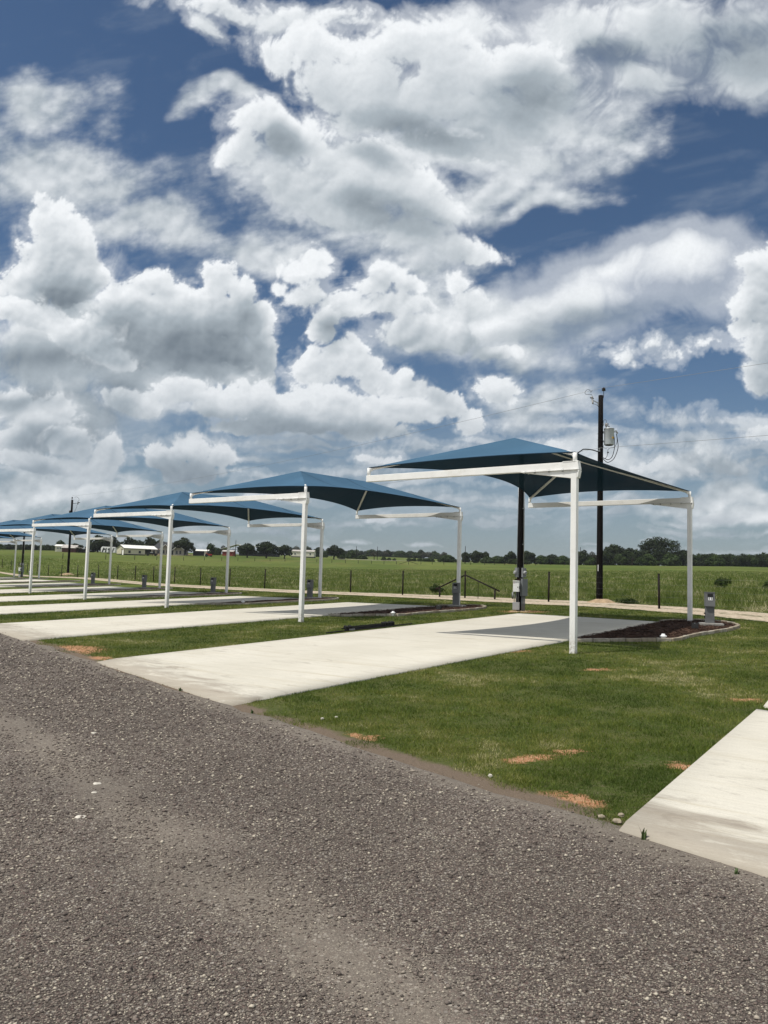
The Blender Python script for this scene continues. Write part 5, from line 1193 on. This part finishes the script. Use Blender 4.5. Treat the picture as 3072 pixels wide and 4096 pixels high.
def crown_mesh(name, lobes, n, leaf, mat, seed):
    """lobes: (x, y, z, rx, ry, rz) in a crown of unit size; leaves gather on and just inside the lobes' skins"""
    rs = np.random.RandomState(seed); L = np.array(lobes); vol = (L[:, 3]*L[:, 4]*L[:, 5])**.67; which = rs.choice(len(L), n, p=vol/vol.sum())
    d = rs.normal(size=(n, 3)); d /= np.linalg.norm(d, axis=1, keepdims=True)
    rad = 1-.45*rs.rand(n)**1.6
    # clumps: leaves pulled towards cluster centres
    pos = L[which, :3]+d*L[which, 3:]*rad[:, None]
    nc = max(30, n//22); cc = pos[rs.choice(n, nc)]; ci = np.array([np.argmin(((cc-q)**2).sum(1)) for q in pos]); pos = pos+(cc[ci]-pos)*.45*rs.rand(n)[:, None]
    tone = np.clip(.45+.35*(rs.rand(nc)[ci]-.5)*2+.2*(rs.rand(n)-.5)*2, 0, 1)
    u = rs.normal(size=(n, 3)); u += d*.0; u -= d*(u*d).sum(1, keepdims=True)*.6; u /= np.linalg.norm(u, axis=1, keepdims=True)
    w = np.cross(u, d+rs.normal(size=(n, 3))*.5); w /= np.linalg.norm(w, axis=1, keepdims=True)
    s = leaf*(.6+.8*rs.rand(n))[:, None]
    V = np.stack([pos-u*s, pos+w*s*.6, pos+u*s, pos-w*s*.6], 1).reshape(-1, 3); F = np.arange(4*n).reshape(n, 4)
    me = np_mesh(name, V, F, mat)
    at = me.attributes.new('tone', 'FLOAT', 'POINT'); at.data.foreach_set('value', np.repeat(tone, 4).astype(np.float32))
    return me
def trunk_mesh(name, h0, lobes, seed, r0=.045, thick=1.0, mat=None):
    rb = random.Random(seed); b = MB(); top = Vector((rb.uniform(-.04, .04), rb.uniform(-.04, .04), h0))
    b.tube(curve_pts([(0, 0, -.08), (rb.uniform(-.02, .02), 0, h0*.5), top], 4), [r0*thick*(1.25-.5*k/8) for k in range(9)], 8)
    for lb in lobes[:9]:
        e = Vector(lb[:3]); mid = top.lerp(e, .5)+Vector((rb.uniform(-.06, .06), rb.uniform(-.06, .06), rb.uniform(-.03, .05)))
        pts = curve_pts([top-up*.05, mid, e+Vector((rb.uniform(-.05, .05), 0, lb[5]*.5))], 4); b.tube(pts, [r0*thick*(.6-.5*k/(len(pts)-1)) for k in range(len(pts))], 6)
    me = bpy.data.meshes.new(name); me.from_pydata(b.v, [], b.f); me.materials.append(mat or M['bark']); me.polygons.foreach_set('use_smooth', np.ones(len(me.polygons), dtype=bool)); return me
def lobes_round(rb, n, zlo, zc, w=.5, h=.5):
    out = []
    for k in range(n):
        a = 2*math.pi*k/n*1.0+rb.uniform(-.5, .5); q = rb.uniform(.25, .62); out.append((math.cos(a)*w*q*1.1, math.sin(a)*w*q*1.1, zc+rb.uniform(-.24, .20)*h*1.3, w*rb.uniform(.34, .50), w*rb.uniform(.34, .50), h*rb.uniform(.30, .44)))
    out.append((0, 0, zc+h*.35, w*.5, w*.5, h*.48)); return out
PROTO = {}
def proto(kind, var):
    key = (kind, var)
    if key in PROTO: return PROTO[key]
    sd = abs(hash(kind)) % 1000 if False else sum(map(ord, kind))*7+var*31; rb = random.Random(sd)
    if kind == 'round': lb = lobes_round(rb, 9, .2, .52, .5, .55)+[(-.22, -.1, .22, .30, .3, .22), (.22, .1, .24, .30, .3, .22)]; cm = ('green' if var % 2 else 'dark', 4200, .046); h0 = .18
    elif kind == 'oak': lb = lobes_round(rb, 11, .2, .54, .58, .46)+[(-.3, -.1, .34, .24, .3, .16), (.3, .1, .36, .24, .3, .16)]; cm = ('dark', 4200, .042); h0 = .22
    elif kind == 'low': lb = lobes_round(rb, 8, .1, .48, .6, .52)+[(-.3, 0, .20, .34, .3, .25), (.3, .1, .20, .34, .3, .25), (0, -.2, .18, .4, .3, .24)]; cm = ('dark', 4200, .048); h0 = .15
    elif kind == 'bush': lb = lobes_round(rb, 7, .0, .40, .62, .60)+[(-.35, 0, .22, .32, .3, .24), (.32, .1, .22, .34, .3, .24), (0, -.2, .2, .4, .3, .25)]; cm = ('green', 4000, .050); h0 = .10
    elif kind == 'grey': lb = lobes_round(rb, 7, .1, .55, .5, .5); cm = ('grey', 2000, .036); h0 = .25
    elif kind == 'thin': lb = lobes_round(rb, 6, .1, .62, .55, .36); cm = ('grey' if var % 2 else 'dark', 420, .035); h0 = .35
    elif kind == 'great':
        lb = []
        for k in range(46):
            a = rb.uniform(0, 6.28); q = rb.uniform(.1, .92)**.7; x = math.cos(a)*q*.56; zt = .30+.60*math.sqrt(max(0, 1-(q*1.0)**2.2)); lb.append((x, math.sin(a)*q*.5, rb.uniform(.30, 1)*zt*.98, .15, .15, .11))
        lb += [(-.42, -.1, .42, .20, .2, .14), (.44, -.1, .34, .18, .2, .14), (.1, -.2, .2, .4, .3, .16), (-.2, -.2, .22, .3, .3, .16)]
        lb += [(0, 0, .84, .26, .22, .13), (-.17, 0, .76, .22, .2, .13), (.18, 0, .76, .22, .2, .13), (-.3, 0, .62, .18, .18, .13), (.32, 0, .62, .18, .18, .13), (-.3, -.1, .3, .25, .2, .2), (.25, -.1, .4, .3, .25, .22), (0, 0, .5, .34, .25, .26)]; cm = ('dark', 15000, .019); h0 = .2
    elif kind == 'shrub': lb = lobes_round(rb, 9, .1, .45, .55, .5); cm = ('green', 1300, .040); h0 = .1
    cr = crown_mesh('crown', lb, cm[1], cm[2], LEAF[cm[0]], sd); tr = trunk_mesh('trunk', h0, lb if kind != 'great' else lb[:30:2], sd, .04 if kind != 'great' else .035, 1.0 if kind not in ('shrub', 'bush') else .5)
    PROTO[key] = (cr, tr); return PROTO[key]
trr = random.Random(9)
NAMES = {'round': 'tree', 'oak': 'oak_tree', 'low': 'tree', 'bush': 'bush', 'grey': 'tree', 'thin': 'bare_tree', 'great': 'oak_tree', 'shrub': 'shrub'}
def plant(x, y, h, hw, kind, lab, group=None, var=None, cat=None):
    cr, tr = proto(kind, trr.randrange(3) if var is None else var)
    r = empty(NAMES[kind], P3(x, y, -.1), trr.uniform(0, 6.28) if kind != 'great' else 0, lab, cat or ('bush' if kind in ('bush', 'shrub') else 'tree'), group)
    w = hw*2*1.02; r.scale = (w, w, (h+.1)*1.06)
    obj_from('crown', cr, r); obj_from('trunk', tr, r)
for x, y, h, hw, kind, lab in TREES:
    if kind == 'shrub': h = {24.0: 1.05, 26.7: .75, 3.4: .75, 11.3: .35}[x]; hw = {24.0: .62, 26.7: .4, 3.4: .5, 11.3: .55}[x]
    plant(x, y, h, hw, kind, lab)
TLG = [('low tree of the far treeline across the middle of the horizon', 'trees of the far middle treeline'), ('tree of the continuous hedge line at right, beyond the great oak', 'trees of the right hedge line'), ('small tree of the far treeline behind the leftmost canopies', 'trees of the far left treeline')]
ORD = 'first second third fourth fifth sixth seventh eighth ninth tenth eleventh twelfth thirteenth fourteenth fifteenth sixteenth seventeenth eighteenth nineteenth twentieth twenty-first twenty-second'.split()
ADJ = {'round': 'rounded', 'low': 'dense low', 'grey': 'pale greyish', 'bush': 'bushy'}
TLW = ['{a} tree of the far middle treeline, {o} from its left end', '{a} tree of the hedge line right of the great oak, {o} from its left', '{a} tree of the far treeline behind the leftmost canopies, {o} from the left']
for i, (x, y, h, hw, kind) in enumerate(TREELINE):
    g = 0 if i < TL_SPLIT[0] else (1 if i < TL_SPLIT[1] else 2)
    plant(x, y, max(h, 3.2), hw*(1.5 if g != 1 else 1.8), kind, TLW[g].format(a=ADJ[kind], o=ORD[i-[0, TL_SPLIT[0], TL_SPLIT[1]][g]]), TLG[g][1], cat='tree')
# ------------------------------------------------------------------ lawn, pasture grass, gravel: countless small things
def in_poly(x, y, poly):
    c = np.zeros(x.shape, bool); j = len(poly)-1
    for i in range(len(poly)):
        xi, yi = poly[i]; xj, yj = poly[j]
        c ^= ((yi > y) != (yj > y)) & (x < (xj-xi)*(y-yi)/((yj-yi) if yj != yi else 1e-9)+xi); j = i
    return c
def grow(poly, d):
    c = np.mean(poly, 0); return [tuple(np.array(p)+(np.array(p)-c)/np.linalg.norm(np.array(p)-c)*d) for p in poly]
AVOID = [[(q[0]+SPX*i, q[1]+SPY*i) for q in PAD] for i in range(9)]+[grow([(x+SPX*i, y+SPY*i) for x, y in BED], .10) for i in range(9)]
AVOID += [[(1.77, 5.78), (5.3, 1.25), (8.40, 5.72), (4.91, 10.27)], [(5.16, 10.60), (8.60, 6.06), (16.4, 17.3), (12.9, 21.7)]]
TRPOLY = TRF+TRB[::-1]
def blades(name, n, r0, r1, azw, hfun, wk, mat, seed, keep, lab, cat):
    rs = np.random.RandomState(seed)
    az = np.radians(rs.uniform(-azw, azw, n)); R = r0*(r1/r0)**rs.rand(n)
    x = R*np.sin(az); y = R*np.cos(az)
    k = keep(x, y, rs); x, y, R = x[k], y[k], R[k]; n = len(x)
    z = Zn(x, y)-.004; a = rs.rand(n)*2*np.pi; h = hfun(x, y, R, rs); w = wk*R**.75*(.6+.8*rs.rand(n)); h = h*(.45+.9*rs.rand(n))
    la = rs.rand(n)*2*np.pi; ln = h*(.25+.95*rs.rand(n))
    ca, sa = np.cos(a)*w/2, np.sin(a)*w/2
    B0 = np.stack([x-ca, y-sa, z], -1); B1 = np.stack([x+ca, y+sa, z], -1); T = np.stack([x+np.cos(la)*ln, y+np.sin(la)*ln, z+h*np.sqrt(np.maximum(.08, 1-(ln/h)**2*.65))], -1)
    V = np.stack([B0, B1, T], 1).reshape(-1, 3); F = np.arange(3*n).reshape(n, 3)
    me = np_mesh(name, V, F, mat)
    big = fbm(x*.5, y*.5, 71, 5)*.7+fbm(x*3, y*3, 72, 4)*.30
    tone = np.clip(.45+big+.55*(rs.rand(n)-.5), 0, 1)
    at = me.attributes.new('tone', 'FLOAT', 'POINT'); at.data.foreach_set('value', np.repeat(tone, 3).astype(np.float32))
    o = obj_from(name, me); o['kind'] = 'stuff'; tag(o, lab, cat); return o
def blade_mat(name, ramp):
    m, t, p = new_mat(name); a = attr(t, 'tone'); cr = t.n('ShaderNodeValToRGB'); t.link(a.outputs['Fac'], cr.inputs[0]); e = cr.color_ramp.elements
    e[0].position = ramp[0][0]; e[0].color = (*ramp[0][1], 1); e[1].position = ramp[-1][0]; e[1].color = (*ramp[-1][1], 1)
    for q, c in ramp[1:-1]: e.new(q).color = (*c, 1)
    setp(t, p, color=cr.outputs[0], rough=.6, spec=.25)
    tl = t.n('ShaderNodeBsdfTranslucent'); t.link(cr.outputs[0], tl.inputs[0]); mx = t.n('ShaderNodeMixShader'); mx.inputs[0].default_value = .3
    t.link(p.outputs[0], mx.inputs[1]); t.link(tl.outputs[0], mx.inputs[2]); t.link(mx.outputs[0], m.node_tree.nodes['Material Output'].inputs[0]); return m
M['lawn'] = blade_mat('lawn_blades', [(0, (.046, .078, .009)), (.4, (.096, .138, .018)), (.74, (.170, .190, .034)), (.92, (.25, .24, .07)), (1, (.46, .42, .22))])
M['meadow'] = blade_mat('meadow_blades', [(0, (.055, .090, .012)), (.45, (.105, .145, .022)), (.75, (.18, .20, .055)), (1, (.50, .45, .27))])
def keep_lawn(x, y, rs):
    k = np.ones(x.shape, bool)
    for p in AVOID: k &= ~in_poly(x, y, p)
    k &= ~in_poly(x, y, TRPOLY)
    e = edge_d(x, y)+.42*fbm(x*1.1, y*1.1, 81, 5)+.16*(rs.rand(len(x))-.5); k &= (e < -.13)
    k &= (e < -.35) | (rs.rand(len(x)) < .5)
    for cx, cy, rx, ry, an in PATCH:
        c, s = math.cos(R_(an)), math.sin(R_(an)); X = ((x-cx)*c+(y-cy)*s)/rx; Y = (-(x-cx)*s+(y-cy)*c)/ry
        d = np.hypot(X, Y)+.45*fbm(x*4, y*4, 83, 3); k &= (d > .85) | (rs.rand(len(x)) < .22+.25*(d > .55))
    thin = fbm(x*1.1, y*1.1, 84, 5); k &= (thin > -.42) | (rs.rand(len(x)) < .35)
    # only up to the track
    i = np.argsort([q[1] for q in TRF]); yb = np.interp(x, [q[0] for q in TRF][::-1], [q[1] for q in TRF][::-1]); k &= y < yb+.3
    return k
blades('lawn', 1500000, 4.6, 62, 34, lambda x, y, R, rs: (.020+.0011*R+.020)*np.clip(.75+.5*fbm(x*2, y*2, 86, 3), .5, 1.3)+.0*np.clip(fbm(x*.8, y*.8, 85, 3)+.2, 0, 1), .0013, M['lawn'], 5, keep_lawn, 'short mown grass between the pads', 'grass')
def keep_meadow(x, y, rs):
    yb = np.interp(x, [q[0] for q in TRB][::-1], [q[1] for q in TRB][::-1]); e = y-yb+.5*fbm(x*.6, y*.6, 91, 3)
    return (e > .1) & ((e > 1.2) | (rs.rand(len(x)) < .7))
def meadow_h(x, y, R, rs):
    yb = np.interp(x, [q[0] for q in TRB][::-1], [q[1] for q in TRB][::-1]); e = np.clip((y-yb)/3.5, 0, 1)
    return (.10+.26*e)*(1+.6*np.clip(fbm(x*.25, y*.25, 92, 4), -.6, 1))*np.clip(1.15-R/260, .5, 1)
blades('meadow', 420000, 26, 190, 30, meadow_h, .0017, M['meadow'], 6, keep_meadow, 'tall uncut pasture grass beyond the wire fence', 'grass')
def stone_mat():
    m, t, p = new_mat('gravel_stones'); a = attr(t, 'tone'); b_ = attr(t, 'hue')
    c = t.mix(t.ramp(a.outputs['Fac'], 0, .8, smooth=False), (.064, .052, .047), (.205, .173, .148)); c = t.mix(t.ramp(a.outputs['Fac'], .76, .93), c, (.44, .395, .32))
    c = t.mix(t.ramp(b_.outputs['Fac'], .7, 1.0, 0, .8), c, (.15, .115, .10))
    setp(t, p, color=c, rough=.85, spec=.25); return m
def stones():
    rs = np.random.RandomState(21); n = 330000; az = np.radians(rs.uniform(-36, 36, n)); R = 2.3*(34/2.3)**rs.rand(n)**1.15; x = R*np.sin(az); y = R*np.cos(az)
    e = edge_d(x, y); al = x*EN[0]+y*EN[1]+.35*fbm(x*.8, y*.8, 95, 3)
    dust = np.clip(1.35-np.abs(al+2.30)/.55, 0, 1)*.95+np.clip(1-np.abs(al+.55)/.5, 0, 1)*.4
    k = (e > .12+.3*(rs.rand(n)-.5)) & (rs.rand(n) > dust*.85*np.clip(.75+1.2*fbm(x*.9, y*.9, 96, 4), .2, 1.15)) & (rs.rand(n) < np.clip(.25+e*1.2, 0, 1)); x, y, R = x[k], y[k], R[k]; n = len(x)
    base = np.array([(1, 0, 0), (-1, 0, 0), (0, 1, 0), (0, -1, 0), (0, 0, 1), (0, 0, -.6)], float); F0 = np.array([(0, 2, 4), (2, 1, 4), (1, 3, 4), (3, 0, 4), (2, 0, 5), (1, 2, 5), (3, 1, 5), (0, 3, 5)])
    s = (.0038+.0021*rs.exponential(1, n))*np.clip(R/5.5, .85, 2.6)*np.where(rs.rand(n) < .05, 1.5, 1); s = np.minimum(s, .018*np.clip(R/10, 1, 1.7))
    V = base[None]*(1+.55*(rs.rand(n, 6, 1)-.5))+.35*(rs.rand(n, 6, 3)-.5); V[..., 2] *= .62; an = rs.rand(n)*6.28; c, q = np.cos(an)[:, None], np.sin(an)[:, None]
    X = (V[..., 0]*c-V[..., 1]*q)*s[:, None]*1.15+x[:, None]; Y = (V[..., 0]*q+V[..., 1]*c)*s[:, None]*.9+y[:, None]; Zs = V[..., 2]*s[:, None]+(Zn(x, y)+.012+s*.25)[:, None]
    V = np.stack([X, Y, Zs], -1).reshape(-1, 3); F = (F0[None]+6*np.arange(n)[:, None, None]).reshape(-1, 3)
    me = np_mesh('loose_gravel', V, F, stone_mat())
    for nm, v in (('tone', rs.rand(n)), ('hue', rs.rand(n))):
        at = me.attributes.new(nm, 'FLOAT', 'POINT'); at.data.foreach_set('value', np.repeat(v, 6).astype(np.float32))
    o = obj_from('loose_gravel', me); o['kind'] = 'stuff'; tag(o, 'loose grey and tan stones on the gravel road', 'gravel')
stones()
# pale rocks and flat chips lying about, each its own thing
def rock(x, y, r, flat, lab, seed, group=None, mat='rock', dz=.01):
    rb = random.Random(seed); bm = bmesh.new(); bmesh.ops.create_icosphere(bm, subdivisions=2, radius=r)
    for v in bm.verts: v.co *= 1+rb.uniform(-.22, .22); v.co.z *= flat
    me = bpy.data.meshes.new('rock'); bm.to_mesh(me); bm.free(); me.materials.append(M[mat]); o = obj_from('rock', me, None, P3(x, y, dz+r*flat*.3)); o.rotation_euler = (0, 0, rb.uniform(0, 6)); tag(o, lab, 'rock', group)
rock(1.03, 7.22, .022, .7, 'white pebble in the lawn left of the lower bare patches', 1)
rock(-.69, 9.79, .022, .7, 'pale pebble at the lawn corner beside the nearest pad', 2)
rock(-.52, 9.9, .024, .5, 'pale stone in the lawn just right of the pad corner pebble', 21)
rock(1.80, 5.97, .036, .6, 'larger pale stone at the corner of the right hand pad', 3, None, 'rock_tan')
rock(1.72, 6.08, .026, .6, 'smaller tan stone touching the right hand pad corner', 4, None, 'rock_tan')
rock(1.88, 6.12, .024, .6, 'tan stone behind the right hand pad corner stones', 5, None, 'rock_tan')
rock(-2.24, 6.09, .042, .14, 'flat white chip pressed in the dusty wheel track, nearest of the three', 6, None, 'rock', .012)
rock(-2.44, 6.98, .04, .13, 'flat white chip in the wheel track, farthest of the three', 7, None, 'rock', .012)
rock(-2.37, 6.72, .024, .14, 'small flat white chip between two larger ones in the wheel track', 8, None, 'rock', .012)
rock(-3.2, 8.96, .03, .6, 'pale pebble on the gravel in front of the nearest pad', 9)
def weed(x, y, h, lab, seed):
    rb = random.Random(seed); b = MB()
    for k in range(9):
        a = rb.uniform(0, 6.28); t0 = Vector((rb.uniform(-.012, .012), rb.uniform(-.012, .012), -.01)); hh = h*rb.uniform(.4, 1); d = Vector((math.cos(a), math.sin(a), 0))
        p1 = t0+up*hh*.6+d*hh*.15; p2 = t0+up*hh+d*hh*.35; s = d.cross(up)*.007
        b.add([t0-s, t0+s, p1+s*1.4, p1-s*1.4, p2], [(0, 1, 2, 3), (3, 2, 4)])
    o = b.build('weed', M['weed'], None, loc=P3(x, y, .01)); tag(o, lab, 'weed', None)
M['weed'] = plain('weed_green', (.06, .10, .025), .6, var=.3)
weed(1.88, 5.60, .13, 'upright green weed at the road edge of the right hand pad', 1)
weed(-1.62, 10.18, .07, 'small green weed at the corner of the nearest pad', 2)
weed(-3.0, 11.95, .06, 'tiny weed midway along the nearest pad end', 3)
weed(2.26, 5.0, .05, 'tiny weed at the road edge near the right border', 4)

# ------------------------------------------------------------------ the air of the plain: one even, closed box round everything on the ground
b = MB(); b.box((0, 400, 15), (3600, 3300, 70)); hz = b.build('haze', bpy.data.materials.new('haze_air')); hz['kind'] = 'stuff'
m = hz.data.materials[0]; m.use_nodes = True; m.node_tree.nodes.clear(); t = NT(m.node_tree)
pv = t.n('ShaderNodeVolumePrincipled'); pv.inputs['Density'].default_value = .00010; pv.inputs['Color'].default_value = (.86, .92, 1.0, 1); pv.inputs['Anisotropy'].default_value = .2
t.link(pv.outputs[0], t.n('ShaderNodeOutputMaterial').inputs['Volume'])
